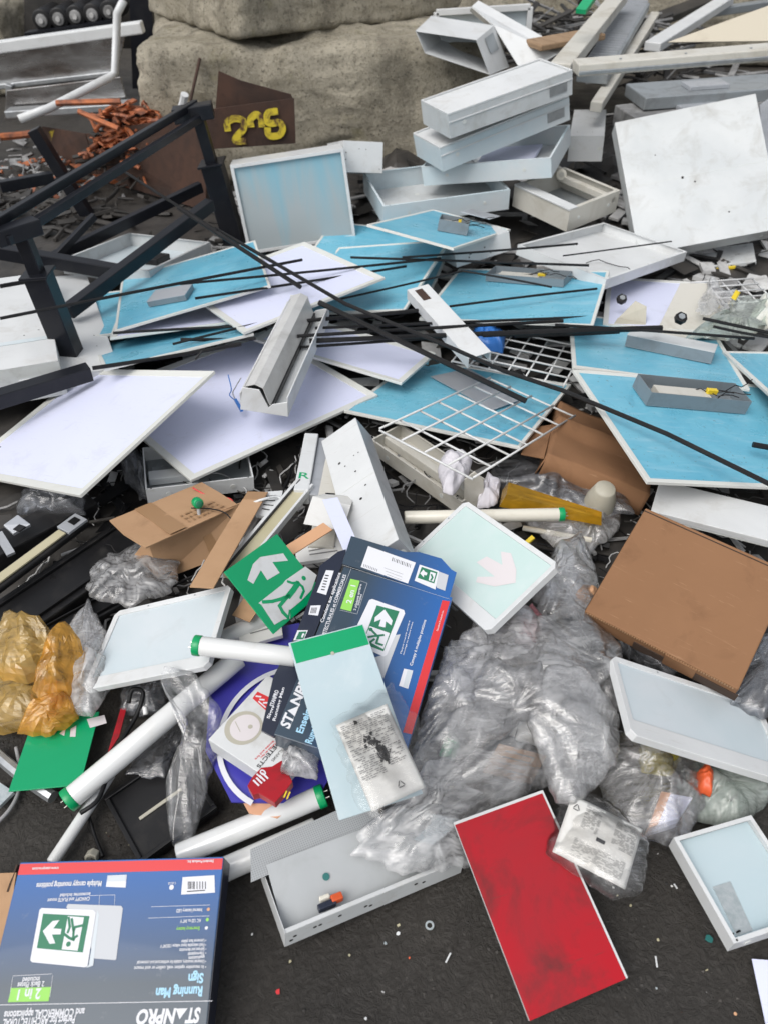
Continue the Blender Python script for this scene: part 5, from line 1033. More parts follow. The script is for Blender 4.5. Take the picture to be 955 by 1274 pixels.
# flap sticker and little sign picture
I.append(('poly', 'print_white', 1, [K(*p) for p in ((470, 78), (703, 160), (664, 264), (433, 182))]))
for i in range(4): I.append(('line', 'print_dark', 2, [K(548+6*i, 186+16*i), K(640-4*i, 218+14*i)], .0006))
for i in range(12): I.append(('line', 'print_dark', 2, [K(590+8*i, 136+3*i), K(587+8*i, 152+3*i)], .0010 if i % 3 else .0018))
for i in range(9): I.append(('line', 'print_dark', 2, [K(450+8*i, 168+3*i), K(447+8*i, 180+3*i)], .0010))
I.append(('poly', 'print_grey', 1, [K(*p) for p in ((768, 185), (865, 222), (848, 300), (808, 285))])); I.append(('poly', 'print_white', 2, [K(*p) for p in ((722, 170), (818, 202), (800, 294), (697, 250))]))
I.append(('poly', 'print_green', 3, [K(*p) for p in ((732, 182), (810, 208), (794, 264), (712, 236))])); I.append(('poly', 'print_white', 4, [K(*p) for p in ((724, 214), (740, 196), (748, 206), (760, 212), (756, 224), (744, 222), (742, 234))])); I.append(('poly', 'print_white', 4, [K(*p) for p in ((775, 206), (802, 214), (790, 256), (766, 248))]))
I.append(('line', 'print_green', 5, [K(780, 220), K(786, 235), K(778, 248)], .004))
# side flap marks
def low(it):  # art on the side flap lies a little lower
    return it
carton_art(t, k, I)
mb = MB(); mbd = MB(); zf = -.0036
for qd in ([(262, 192), (300, 195), (262, 315), (216, 302)], [(185, 368), (236, 366), (222, 418), (174, 412)], [(120, 490), (172, 490), (150, 540), (100, 540)]): MB().poly([K(*p) for p in qd], zf).build('printed_shape', 'print_white', t)
put_text(mb, 'STANPRO', K(0, 870), K(28, 790), .008, zf, .1, .03); put_text(mb, 'Running Man', K(10, 940), K(56, 775), .006, zf, 0, .02); put_text(mb, 'Sign', K(-20, 930), K(5, 870), .006, zf, 0, .02)
mb.build('side_print', 'print_white', t)
for i in range(6): mbd.poly([K(258+3*i-i*7, 215+14*i), K(276+3*i-i*7, 218+14*i), K(274+3*i-i*7, 223+14*i), K(256+3*i-i*7, 220+14*i)], zf+.0003)
for i in range(5): mbd.poly([K(190+6*i, 378), K(193+6*i, 378), K(186+6*i, 406), K(183+6*i, 406)], zf+.0003)
mbd.build('printed_bars', 'print_dark', t)
mb = MB().poly([K(*p) for p in ((128, 498), (165, 496), (150, 535), (110, 537))], zf+.0003); mb.build('printed_sign_face', 'print_green', t)
mb = MB().poly([K(*p) for p in ((138, 526), (144, 508), (152, 505), (156, 515), (150, 516), (146, 528))], zf+.0006); mb.build('side_print', 'print_white', t)
# ---------------------------------------------------------------- sign plates
k = 'grn'; M, a, b = fr(k); t = thing('exit_sign_plate', 'green plate with white arrow and running figure beside the tilted carton', 'sign plate', M)
MB().box(0, a, 0, b, -.003, 0).build('plate', 'green_sign', t, .0008)
q2 = zpx(220, 480, 2.984); G2 = lambda x, y: loc(k, *q2(x, y)); q3 = zpx(320, 650, 5.97); G3 = lambda x, y: loc(k, *q3(x, y))
mb = MB().poly([G2(*p) for p in ((283, 662), (310, 636), (395, 622), (413, 650), (355, 655), (382, 695), (336, 722), (312, 685), (284, 736), (262, 722))], .0006)
mb.poly([G3(*p) for p in ((210, 430), (358, 328), (442, 392), (405, 500), (330, 580), (245, 650), (245, 715), (195, 722), (128, 762), (30, 612), (10, 600), (190, 458))], .0006); mb.build('white_symbol', 'white_clean', t)
mb = MB().disc(*G3(345, 415), .0058, .0010, 20)
for st, wd in ((((228, 440), (262, 452), (300, 448), (335, 480), (345, 510), (322, 562)), .0062), (((300, 455), (270, 500), (232, 548)), .0135), (((232, 545), (200, 580), (165, 622), (190, 668), (225, 705)), .0085), (((225, 550), (170, 572), (110, 588), (45, 592)), .0080), (((240, 655), (232, 712)), .004)):
    stroke(mb, [G3(*p) for p in st], wd, .0010)
    for p in st: mb.disc(*G3(*p), wd*.5, .00125, 12)
mb.build('running_figure', 'green_sign', t)
k = 'acr'; M, a, b = fr(k); t = thing('acrylic_plate', 'pale translucent acrylic plate with a green end band on the carton', 'sign plate', M)
MB().box(0, a, 0, b, -.003, 0).build('plate', 'acrylic', t, .0008); MB().box(.004, a-.002, b*.865, b-.003, .0002, .0008).build('green_band', 'green_sign', t); MB().disc(a*.5, b*.868, .004, .0012, 12).build('notch_mark', 'cup_plastic', t)
k = 'red'; M, a, b = fr(k); t = thing('red_plate', 'scuffed red sign plate with white edges lying on the asphalt', 'sign plate', M)
MB().box(0, a, 0, b, -.010, -.0012).build('backing', 'white_clean', t, .001); MB().box(0, a-.005, .0, b-.006, -.001, 0).build('face', 'red_plate', t, .0004)
k = 'grp'; M, a, b = fr(k); t = thing('green_plate', 'green sign plate in clear wrap lying by the long tube', 'sign plate', M)
MB().box(0, a, 0, b, -.003, 0).build('plate', 'green_sign', t, .0008)
mb = MB()
for qd in ([(74, 913), (82, 906), (80, 916)], [(88, 907), (95, 903), (94, 917), (87, 917)], [(108, 895), (130, 890), (133, 900), (112, 906)]): mb.prism([loc(k, *p) for p in qd], .0003, .0006)
mb.build('white_symbol', 'pale_arrow', t); MB().prism([loc(k, *p) for p in ((133, 938), (148, 915), (157, 880), (150, 880))], -.006, -.0032).build('red_plate', 'red_plate', t)
def exit_frame(k, label, face, rim=.02, low=.045, arrow=None, d=.03, side=False):
    M, a, b = fr(k); t = thing('exit_sign_housing', label, 'exit sign', M); r = rim
    def rr(x0, x1, y0, y1, c): return [(x0+c,y0),(x1-c,y0),(x1,y0+c),(x1,y1-c),(x1-c,y1),(x0+c,y1),(x0,y1-c),(x0,y0+c)]
    O = rr(0, a, 0, b, .012); Iq = rr(r, a-r, low, b-r, .002) if not side else rr(low, a-r, r, b-r, .002); n = 8
    v = [(x,y,-d) for x,y in O] + [(x,y,0) for x,y in O] + [(x,y,-.001) for x,y in Iq] + [(x,y,-.006) for x,y in Iq]; f = [tuple(range(n))[::-1]]
    for i in range(n):
        j = (i+1) % n; f += [(i,j,n+j,n+i), (n+i,n+j,2*n+j,2*n+i), (2*n+i,2*n+j,3*n+j,3*n+i)]
    MB().add(v, f).build('housing', 'white_clean', t, .0015); MB().poly(Iq, -.0045).build('face_plate', face, t)
    if arrow: MB().poly([loc(k, *p) for p in arrow], -.0036).build('arrow', 'pale_arrow', t)
    for x in (a*.3, a*.7): MB().disc(x, b-r*.5, .0022, .0004, 10).build('screw', 'grey_metal', t)
    return t
q3_ = zpx(440, 480, 2.984)
exit_frame('exA', 'white exit sign housing with pale arrow leaning by the tilted carton', 'pale_green', .013, .036, [q3_(*p) for p in ((452, 652), (490, 630), (548, 662), (542, 612), (580, 618), (600, 680), (597, 728), (520, 742), (450, 726), (455, 706), (520, 705))], side=True, d=.02)
exit_frame('exB', 'blank white exit sign housing lying above the long tube', 'pale_face', .015, .034, d=.016)
exit_frame('exC', 'white exit sign housing with pale blue face under the brown carton', 'pale_face', .014, .042, d=.02)
# ---------------------------------------------------------------- smoke alarm carton and blue card
P = [at(x, y, .10) for x, y in ((288, 998), (392, 1000), (430, 930), (430, 830), (372, 775), (300, 790), (262, 850), (256, 935))]
t = thing('blue_card', 'violet blue card with a white ring under the smoke alarm carton', 'card'); plate(t, 'card', P, .004, 'violet_blue')
cx_, R_ = at(352, 915, .1022), .150
mb = MB(); N = 28
for i in range(N+1):
    an = R(85) + R(160)*i/N
    for rr_ in (R_, R_+.011): mb.v.append((cx_.x+.02+rr_*1.0*math.cos(an), cx_.y+rr_*1.12*math.sin(an), .1075))
mb.f = [(2*i, 2*i+1, 2*i+3, 2*i+2) for i in range(N)]; mb.build('white_ring', 'print_white', t)
plate(t, 'pale_disc', [at(x, y, .094) for x, y in ((295, 985), (310, 1012), (345, 1018), (375, 1000), (360, 980))], .003, 'peach')
k = 'smo'; M, a, b = fr(k); t = thing('smoke_alarm_carton', 'white smoke alarm carton with a red corner on the blue card', 'carton', M)
MB().box(0, a, 0, b, -.045, 0).build('body', 'white_clean', t, .0015)
qs = zpx(230, 800, 4.775); S_ = lambda x, y: loc(k, *qs(x, y))
mb = MB(); c_ = S_(350, 505); mb.disc(*c_, .040, .0006, 32); mb.build('alarm_base_print', 'cup_plastic', t); mb = MB(); c2 = S_(358, 505); mb.disc(*c2, .0315, .0010, 32); mb.build('alarm_picture', 'pale_arrow', t)
mb = MB(); mb.disc(*S_(390, 500), .005, .0014, 16); stroke(mb, [S_(300, 470), S_(330, 530)], .0015, .0014); mb.build('alarm_detail', 'cup_plastic', t)
MB().poly([S_(*p) for p in ((403, 330), (432, 290), (515, 330), (490, 410))], .0006).build('red_badge', 'print_red', t); mb = MB()
for i in range(3): stroke(mb, [S_(425+22*i, 318+20*i), S_(452+20*i, 322+18*i)], .004, .0012)
stroke(mb, [S_(440, 350), S_(480, 385)], .003, .0013); mb.build('badge_marks', 'print_white', t)
mb = MB(); put_text(mb, '1-DETECTS', S_(575, 560), S_(425, 735), .0085, .0008, 0, .02); mb.build('black_lettering', 'print_dark', t)
mb = MB(); put_text(mb, 'Smoke and fire', S_(525, 580), S_(415, 690), .0045, .0008); put_text(mb, 'Fum\u00e9e et feu', S_(540, 590), S_(450, 680), .0045, .0008); mb.build('red_lettering', 'print_red', t)
mb = MB(); put_text(mb, '2-ALARMS', S_(590, 612), S_(512, 700), .006, .0008); mb.build('grey_lettering', 'ink', t)
rp = [S_(*p) for p in ((372, 850), (400, 800), (455, 742), (520, 735), (575, 700), (640, 825), (600, 880), (535, 952), (440, 895), (405, 905))]
MB().prism(rp, -.02, .0012).build('red_corner', 'red_plate', t, .001)
mb = MB()
for i in range(4): stroke(mb, [S_(410+18*i, 820-14*i), S_(440+18*i, 850-14*i)], .0035, .002)
put_text(mb, '10', S_(452, 810), S_(490, 775), .014, .0022, 0, .02); mb.build('white_lettering', 'print_white', t)
mb = MB(); stroke(mb, [S_(590, 920), S_(605, 885)], .003, .002); stroke(mb, [S_(608, 930), S_(625, 890)], .003, .002); mb.build('yellow_marks', 'yellow_plastic', t)
crumple('plastic_bag', 'small crumpled clear bag over the red carton corner', 'plastic bag', 'bag_milky', [(350, 962), (395, 970), (398, 930), (375, 915), (352, 930)], .18, .03, 41, nr=26, nt=70, crease=1.3)
# ---------------------------------------------------------------- fluorescent tubes
fluoro(at(84, 997, .065), at(300, 816, .15), .0245, 'long white tube with green cap lying on the green plate', caps=(1, 0))
fluoro(at(243, 803, .275), at(372, 818, .27), .021, 'white tube with green cap poking out beside the tilted carton', caps=(1, 0))
fluoro(at(700, 640, .16), at(500, 644, .16), .0185, 'cream tube with green cap behind the arrow exit sign', 'tube_cream', caps=(1, 0))
fluoro(at(402, 990, .09), at(218, 1066, .045), .0225, 'white tube with green cap against the perforated trough', caps=(1, 0))
fluoro(at(398, 1030, .05), at(262, 1090, .035), .024, 'plain white tube between capped tube and perforated trough', caps=(0, 0))
fluoro(at(62, 1078, .03), at(140, 960, .04), .0125, 'thin white tube standing on the asphalt below the long tube', caps=(0, 0))
fluoro(at(268, 800, .12), at(330, 770, .13), .022, 'short white tube with red print under the blank exit sign', caps=(0, 0))
fluoro(at(182, 893, .06), at(180, 876, .075), .006, 'stubby white connector beside the long tube', caps=(0, 0), name='white_connector', cat='connector')
# ---------------------------------------------------------------- black channels, lower left
gbk = 'black plastic channels under the tilted white panel'
def channel(p0, p1, wd, ht, label, extra=None):
    return longbox(at(*p0), at(*p1), wd, ht, 'black_plastic', 'black_channel', label, 'channel', gbk, extra)
def grooves(t, L, wd, ht):
    for y in (-.38, .3): MB().box(0, L, wd*y, wd*(y+.06), .0005, .010).build('rib', 'black_plastic', t, .001)
channel((-20, 790, .07), (200, 640, .06), .16, .06, 'broad black channel with ribs lying before the cardboard box', grooves)
channel((40, 800, .045), (240, 690, .05), .07, .04, 'narrow black channel edge next to the crumpled bag', grooves)
channel((-30, 690, .09), (110, 615, .09), .10, .06, 'black channel under the edge of the tilted panel')
def strip(t, L, wd, ht):
    MB().box(0, L*.78, -wd*.28, wd*.28, .0005, .006).build('lens_strip', 'beige_strip', t, .001); MB().box(L*.79, L, -wd*.48, wd*.48, .0005, .009).build('end_block', 'grey_lid', t, .001); MB().box(L*.88, L*.96, -wd*.25, wd*.25, .0095, .011).build('socket', 'black_plastic', t)
longbox(at(-15, 732, .12), at(102, 645, .12), .05, .02, 'black_plastic', 'strip_light', 'slim strip light with a steel end block on the black channels', 'strip light', None, strip)
t = thing('steel_bracket', 'small blue-grey steel bracket by the tilted panel edge', 'bracket'); plate(t, 'plate', [at(4, 653, .13), at(16, 664, .12), at(38, 652, .13), at(22, 640, .135)], .012, 'grey_lid', .002); plate(t, 'socket', [at(16, 658, .1335), at(24, 661, .1335), at(32, 655, .1345), at(24, 652, .1345)], .004, 'black_plastic')
tag(MB().beam(at(-2, 664, .12), at(14, 690, .10), .022, .01).build('steel_strip', 'grey_lid'), 'short grey steel strip end on the black channels', 'steel strip')
crumple('black_bag', 'black plastic film bunched under the tilted white panel', 'plastic bag', 'bag_dark', [(155, 600), (182, 620), (185, 580), (172, 555), (150, 575)], .08, .05, 43, nr=24, nt=60)
crumple('black_bag', 'dark crumpled film behind the strip light', 'plastic bag', 'bag_dark', [(20, 640), (105, 640), (110, 612), (30, 610)], .085, .05, 44, nr=24, nt=60)
# ---------------------------------------------------------------- perforated trough on the asphalt
k = 'trF'; M, a, b = fr(k); t = thing('perforated_trough', 'white light trough with grey perforated lens lying on the asphalt', 'light fixture', M)
d = .045
MB().box(0, a*1.05, 0, .0018, -d, 0).build('front_wall', 'white_metal', t, .0006); MB().box(0, a*1.05, b-.0018, b, -d, .012).build('back_wall', 'white_metal', t, .0006); MB().box(-.002, -.0003, 0, b, -d, .004).build('end_wall', 'white_clean', t, .0006)
MB().box(0, a*1.05, .002, b-.002, -d, -d+.0018).build('floor_pan', 'reflector', t); MB().box(0, a*1.05, -.0, .008, .0004, .0022).build('rim', 'white_clean', t)
MB().add([(.004, .018, -.030), (a*.98, .018, -.030), (a*.98, b*.9, .026), (.004, b*.9, .026)], [(0,1,2,3)]).build('lens', 'mesh_lens', t).modifiers.new('s', 'SOLIDIFY').thickness = .002
MB().add([(-.03, b*.8, .012), (a*.7, b*.85, .022), (a*.72, b*1.35, .03), (-.012, b*1.25, .016)], [(0,1,2,3)]).build('loose_lens', 'perforated', t).modifiers.new('s', 'SOLIDIFY').thickness = .0015
n_ = Vector((0, -.056, .062)).normalized(); c_ = Vector((a*.32, b*.5, -.004))
mb = MB(); mb.disc(0, 0, .007, 0, 16); o = mb.build('teal_spot', 'teal_dot', t); o.location = (a*.30, b*.52, .0015); o.rotation_euler = (math.atan2(.056, b*.9-.018), 0, 0)
for (x, y, z, s, m_, nm) in ((a*.20, .016, -.012, (.035, .012, .014), 'navy', 'starter'), (a*.28, .020, -.010, (.022, .014, .014), 'orange_plastic', 'starter_tip'), (a*.22, .030, -.005, (.02, .008, .012), 'tube_cream', 'holder')): MB().box(x, x+s[0], y, y+s[1], z, z+s[2]).build(nm, m_, t, .002)
for x, y in ((.05,-.02), (.16,-.018), (.19,-.018), (.30,-.015), (.45,-.02), (.48,-.025), (.75,-.015), (.80,-.02), (.03,-.03)): MB().add([(x*a+.004*math.cos(i), -.0004, y+.0032*math.sin(i)) for i in [q*math.pi/5 for q in range(10)]], [tuple(range(10))]).build('rivet_hole', 'ink_black', t)
t, a, b = tray('trR', 'white light housing tray with a foil label lying on the asphalt', .035, 'white_clean', 'white_clean', lip=.008)
q = [loc('trR', *p, off=-.02) for p in ((886, 1104), (908, 1097), (936, 1158), (916, 1165))]; MB().box(.002, a-.002, .002, b-.002, -.022, -.0205).build('inner_floor', 'acrylic', t); MB().prism(q, -.0202, -.0192).build('foil_label', 'foil', t)
M, a, b = fr('paper'); t = thing('paper_sheet', 'blank pale sheet of card lying on the asphalt by the foil label tray', 'paper', M); MB().box(0, a, 0, b, -.002, 0).build('sheet', 'lavender', t)
# ---------------------------------------------------------------- instruction packets
def packet(k, label, lines, smudge=False, rec=(.12, .1), d=.018):
    M, a, b = fr(k); t = thing('instruction_packet', label, 'leaflet packet', M); mb = MB(); N = 20
    for j in range(N+1):
        for i in range(N+1):
            x, y = a*i/N, b*j/N; e = min(i, N-i, j, N-j)/3.0; mb.v.append((x, y, -.006 + .006*min(e, 1)**.5 + .0022*noise.noise(Vector((x*28, y*28, 3))) + .0012*abs(math.sin(x*70+y*20))))
    mb.f = [(j*(N+1)+i, j*(N+1)+i+1, (j+1)*(N+1)+i+1, (j+1)*(N+1)+i) for j in range(N) for i in range(N)]
    o = mb.build('leaflet', 'paper', t, smooth=True); s = o.modifiers.new('s', 'SOLIDIFY'); s.thickness = d; s.offset = -1
    rb = random.Random(len(label)); mb = MB(); z = .0036
    for (x0, x1, y0, y1, vertical) in lines:
        u = y0
        while u < y1:
            v = x0
            while v < x1:
                L = rb.uniform(.03, .10)
                if rb.random() < .8:
                    e = min(v+L, x1)
                    mb.poly([(a*v, b*u), (a*e, b*u), (a*e, b*(u+.008)), (a*v, b*(u+.008))] if not vertical else [(a*u, b*v), (a*u, b*e), (a*(u+.008), b*e), (a*(u+.008), b*v)], z)
                v += L+.02
            u += .022
    mb.build('printed_lines', 'ink', t)
    mb = MB(); c = (a*rec[0], b*rec[1]); s_ = .008
    tri = [(c[0]+s_*math.cos(R(90+120*i)), c[1]+s_*math.sin(R(90+120*i))) for i in range(3)]
    for i in range(3): A, B = Vector(tri[i]), Vector(tri[(i+1) % 3]); stroke(mb, [A.lerp(B, .12), A.lerp(B, .8)], .0016, z)
    mb.build('recycling_mark', 'print_dark', t); MB().box(a*.46, a*.58, b*.46, b*.52, z, z+.0003).build('printed_block', 'print_dark', t)
    if smudge:
        mb = MB()
        for i in range(46):
            u = rb.gauss(.5, .16); x, y = a*(.28 + .75*(1-u)*.6 + rb.gauss(0, .06)), b*(.95-.6*(1-u)+rb.gauss(0, .05)-.05); rr = abs(rb.gauss(0, .0032))+.0007
            mb.add([(x+rr*rb.uniform(.5,1.2)*math.cos(q), y+rr*1.3*rb.uniform(.5,1.2)*math.sin(q), z+.0008) for q in [k_*math.pi/4 for k_ in range(8)]], [tuple(range(8))])
        mb.build('black_smudge', 'ink_black', t)
    return t
packet('pk1', 'white instruction packet with a black smudge on the acrylic plate', [(.05, .9, .58, .95, False), (.05, .5, .3, .55, False), (.6, .92, .35, .55, False)], True, (.62, .12))
packet('pk2', 'white instruction packet in clear bag beside the red plate', [(.22, .45, .55, .95, False), (.2, .9, .08, .36, False), (.65, .95, .5, .9, False)], False, (.1, .8))
# ---------------------------------------------------------------- plastic bags and what lies in them
gp = 'clear plastic bags in the pile'
for (o_, z_, h_, m_, lab, cat, nm, sd) in (
   ([(640, 800), (668, 805), (676, 770), (662, 748), (648, 765)], .15, .015, 'pink_film', 'red film scrap inside the clear bag beside the arrow sign', 'film', 'red_film', 61),
   ([(795, 960), (835, 968), (850, 935), (825, 915), (795, 930)], .07, .05, 'yellow_film', 'yellow plastic film bunched under the pale blue exit sign', 'film', 'yellow_film', 62),
   ([(868, 985), (884, 992), (886, 965), (876, 952), (866, 962)], .09, .03, 'orange_plastic', 'orange red plastic piece in the greenish bag', 'plastic piece', 'orange_piece', 63),
   ([(545, 940), (565, 945), (572, 925), (555, 915)], .08, .02, 'green_cap', 'green plastic piece seen through the clear bags', 'plastic piece', 'green_piece', 64),
   ([(640, 920), (690, 935), (705, 900), (650, 880)], .05, .03, 'paper', 'white leaflet crushed inside the clear bags', 'leaflet', 'leaflet', 65)):
    crumple(nm, lab, cat, m_, o_, z_, h_, sd, nr=18, nt=50, crease=.8)
P = [at(x, y, .075) for x, y in ((806, 1030), (845, 1018), (862, 992), (822, 985))]; t = thing('small_box', 'small white and peach box in a clear bag on the asphalt', 'box'); plate(t, 'body', P, .045, 'lavender', .002); plate(t, 'tan_end', [p + Vector((0,0,.0015)) for p in (P[0], P[0].lerp(P[1], .3), P[3].lerp(P[2], .3), P[3])], .047, 'peach', .001)
P = [at(x, y, .05) for x, y in ((870, 1015), (925, 1008), (945, 975), (885, 970))]; t = thing('printed_card', 'pale printed card inside the greenish bag', 'card'); plate(t, 'card', P, .01, 'bag_green'); plate(t, 'barcode', [P[0].lerp(P[2], .55) + Vector((u, v, .002)) for u, v in ((-.012,-.004),(.01,.008),(.013,.003),(-.009,-.009))], .0005, 'print_dark')
for i, (q_, z_, m_, lab) in enumerate((([(560, 900), (640, 915), (655, 870), (585, 850)], .055, 'paper', 'white instruction sheet under the clear bags by the tilted carton'), ([(600, 960), (660, 975), (680, 940), (620, 925)], .06, 'cardboard', 'grey brown card under the clear bags above the red plate'), ([(690, 920), (750, 935), (765, 885), (705, 870)], .07, 'white_metal', 'white plastic cover inside the bag with recycling mark'), ([(545, 860), (590, 872), (605, 825), (560, 815)], .09, 'lavender', 'lavender sheet scrap in the bag under the arrow sign'), ([(640, 850), (690, 860), (700, 815), (655, 805)], .10, 'paper', 'white folded paper in the bag near the pink film'), ([(470, 1035), (540, 1050), (575, 1020), (500, 1005)], .055, 'pale_face', 'pale plastic sheet under the bag on the perforated trough'), ([(700, 750), (735, 755), (738, 720), (708, 715)], .10, 'grey_lid', 'grey card inside the clear bag by the brown carton'), ([(775, 985), (815, 995), (825, 960), (785, 950)], .04, 'dark_junk', 'dark plastic piece in the shadowed bag'))):
    t = thing('loose_card', lab, 'card'); plate(t, 'card', [at(*p, z_) for p in q_], .006, m_, .001)
    P_ = [at(*p, z_) for p in q_]; c_ = sum(P_, Vector())/4
    if m_ in ('paper', 'cardboard'):
        for j in range(4): MB().beam(c_ + (P_[0]-c_)*.6 + (P_[3]-P_[0])*.2*j + Vector((0,0,.0015)), c_ + (P_[1]-c_)*.6 + (P_[2]-P_[1])*.2*j + Vector((0,0,.0015)), .003, .0006).build('printed_line', 'ink', t)
bags = [
 ('crumpled clear bag between arrow sign and brown carton', 'bag_clear', [(672, 770), (735, 770), (745, 720), (720, 668), (690, 680), (660, 740)], .13, .05, 71, .9, 1),
 ('bulky milky bag under the arrow sign beside the tilted carton', 'bag_milky', [(520, 915), (600, 925), (690, 880), (720, 800), (650, 755), (590, 770), (540, 840)], [.12, .08, .10, .14, .17, .17, .16], .06, 72, .8, 1),
 ('clear bag stretched over the middle of the loose bags', 'bag_clear', [(520, 985), (640, 1005), (720, 940), (745, 850), (700, 790), (600, 830), (530, 900)], [.11, .10, .12, .15, .19, .20, .17], .05, 73, .8, 0),
 ('clear bag with a recycling mark hanging over the instruction packet', 'bag_clear', [(690, 1000), (715, 1005), (768, 950), (772, 890), (725, 830), (680, 830), (655, 900)], [.14, .14, .16, .18, .22, .22, .19], .035, 74, .6, 1),
 ('clear bag dragged over the perforated trough and red plate', 'bag_milky', [(436, 1065), (500, 1085), (580, 1082), (640, 1000), (690, 960), (600, 930), (530, 950), (490, 1000), (450, 1030)], [.09, .085, .06, .075, .10, .16, .17, .13, .11], .025, 75, .5, 0),
 ('dark-shadowed clear bag under the pale blue exit sign', 'bag_clear', [(760, 1040), (850, 1055), (880, 1000), (860, 920), (790, 900), (740, 950)], .045, .07, 76, .8, 1),
 ('greenish clear bag with printed card under the pale blue exit sign', 'bag_green', [(860, 1020), (915, 1035), (965, 990), (960, 950), (870, 935), (850, 975)], .04, .05, 77, .6, 1),
 ('clear wrap around the instruction packet beside the red plate', 'bag_wrap', [(678, 1062), (760, 1120), (800, 1110), (808, 1050), (760, 1000), (700, 975)], .11, .04, 78, .4, 1),
 ('clear wrap around the smudged instruction packet', 'bag_wrap', [(412, 900), (440, 1000), (470, 1025), (545, 985), (520, 900), (488, 850), (450, 870)], [.31]*7, .02, 79, .25, 0),
 ('crumpled milky bag between cardboard box and blank exit sign', 'bag_milky', [(112, 745), (160, 755), (215, 735), (225, 700), (180, 672), (135, 690), (108, 715)], .08, .03, 80, .9, 0),
 ('milky bag tail hanging beside the amber film', 'bag_milky', [(75, 885), (115, 893), (140, 850), (135, 790), (110, 745), (85, 780), (95, 830)], .07, .05, 81, .8, 1),
 ('blue-tinged clear sleeve hanging over the long tube', 'bag_clear', [(215, 1058), (240, 1050), (265, 960), (278, 890), (245, 840), (205, 830), (200, 850), (235, 900), (205, 985)], [.05, .05, .10, .15, .19, .20, .19, .15, .08], .025, 82, .6, 0),
 ('flat dark clear film between long tube and clear sleeve', 'bag_dark', [(155, 965), (205, 968), (235, 900), (225, 870), (180, 915)], .05, .01, 83, .4, 0),
 ('grey film stretched behind the amber tray cover', 'bag_dark', [(600, 600), (720, 640), (790, 640), (760, 590), (680, 560), (620, 570)], .09, .04, 84, .7, 0),
 ('grey bag bunched under the large blue panel', 'bag_milky', [(730, 690), (770, 660), (775, 620), (700, 600), (650, 650), (700, 690)], .07, .04, 85, .7, 1),
 ('dark clear bag between brown carton and pale blue exit sign', 'bag_dark', [(690, 800), (770, 810), (830, 850), (850, 830), (780, 780), (720, 760)], .11, .05, 86, .8, 0),
 ('loose clear film bridging tilted carton and milky bag', 'bag_clear', [(505, 960), (575, 960), (640, 880), (620, 810), (560, 790), (535, 860)], [.15, .13, .16, .19, .20, .19], .03, 88, .6, 0),
 ('milky film draped between middle bags and brown carton', 'bag_clear', [(660, 860), (740, 900), (790, 880), (770, 800), (710, 745), (668, 770)], [.20, .18, .15, .17, .18, .19], .03, 89, .6, 0),
 ('clear bag at the far edge beside the brown carton', 'bag_dark', [(905, 880), (975, 900), (985, 790), (945, 790)], .10, .05, 87, .8, 1)]
for lab, m_, o_, z_, h_, sd, cr, tw in bags: crumple('plastic_bag', lab, 'plastic bag', m_, o_, z_, h_, sd, crease=cr, group=gp, two=bool(tw))
for lab, o_, z_, h_, sd in (('broad amber film sheet spread beside the green plate', [(-25, 905), (35, 915), (88, 905), (100, 860), (60, 840), (20, 830), (-30, 850)], .04, .05, 91),
  ('upright amber film fold in the middle of the amber heap', [(38, 880), (78, 885), (105, 850), (108, 805), (80, 765), (62, 790), (45, 830)], [.06, .06, .08, .13, .19, .17, .12], .03, 92),
  ('dirty tan film scrap on top of the amber film heap', [(2, 850), (45, 850), (72, 800), (50, 768), (8, 757), (-15, 800)], [.10, .10, .14, .17, .17, .12], .03, 94),
  ('amber film corner hanging over the green plate', [(20, 912), (62, 918), (100, 895), (85, 860), (40, 870)], [.06, .055, .06, .09, .10], .02, 95)):
    crumple('amber_film', lab, 'plastic film', 'orange_film' if sd in (92, 95) else 'amber_film', o_, z_, h_, sd, nr=9, nt=26, crease=1.0, fine=0, big=12, two=False, wob=.3, flat=True, group='amber film scraps')
# amber tray cover
t = thing('amber_cover', 'amber translucent cover lying behind the cream tube', 'plastic cover')
A, B = at(622, 622, .15), at(748, 648, .13); q = (B-A).to_track_quat('X', 'Z'); t.matrix_world = Matrix.Translation(A) @ q.to_matrix().to_4x4(); L = (B-A).length
MB().add([(0,-.03,0), (L,-.02,0), (L,.02,0), (0,.045,0), (.012,-.02,.04), (L*.98,-.012,.022), (L*.98,.012,.022), (.012,.03,.045)], [(0,1,5,4), (1,2,6,5), (2,3,7,6), (3,0,4,7), (4,5,6,7)]).build('cover', 'amber_tray', t)
t = thing('plastic_cup', 'upturned soft grey plastic cup under the large blue panel', 'cup', Matrix.Translation(at(744, 628, .10)) @ Matrix.Rotation(R(15), 4, 'X'))
mb = MB(); n = 20
for z, r in ((0, .045), (.03, .043), (.08, .030), (.084, .027)): mb.v += [(r*math.cos(6.283*i/n), r*math.sin(6.283*i/n), z) for i in range(n)]
mb.f = [(j*n+i, j*n+(i+1)%n, (j+1)*n+(i+1)%n, (j+1)*n+i) for j in range(3) for i in range(n)] + [tuple(3*n+i for i in range(n))]; mb.build('cup_body', 'cup_plastic', t, smooth=True)
rod([at(650, 657, .08), at(735, 672, .08)], .008, 'thin cream rod below the amber cover', 'plastic_rod', 'tube_cream', 'rod', None)
tag(MB().beam(at(655, 675, .16), at(663, 668, .17), .012, .006).build('plastic_clip', 'yellow_plastic'), 'yellow plastic clip behind the arrow sign', 'clip')
crumple('foil_scrap', 'tan and grey foil scrap beside the brown carton corner', 'foil', 'wood_peach', [(715, 740), (738, 748), (745, 735), (725, 728)], .13, .02, 93, nr=12, nt=30)
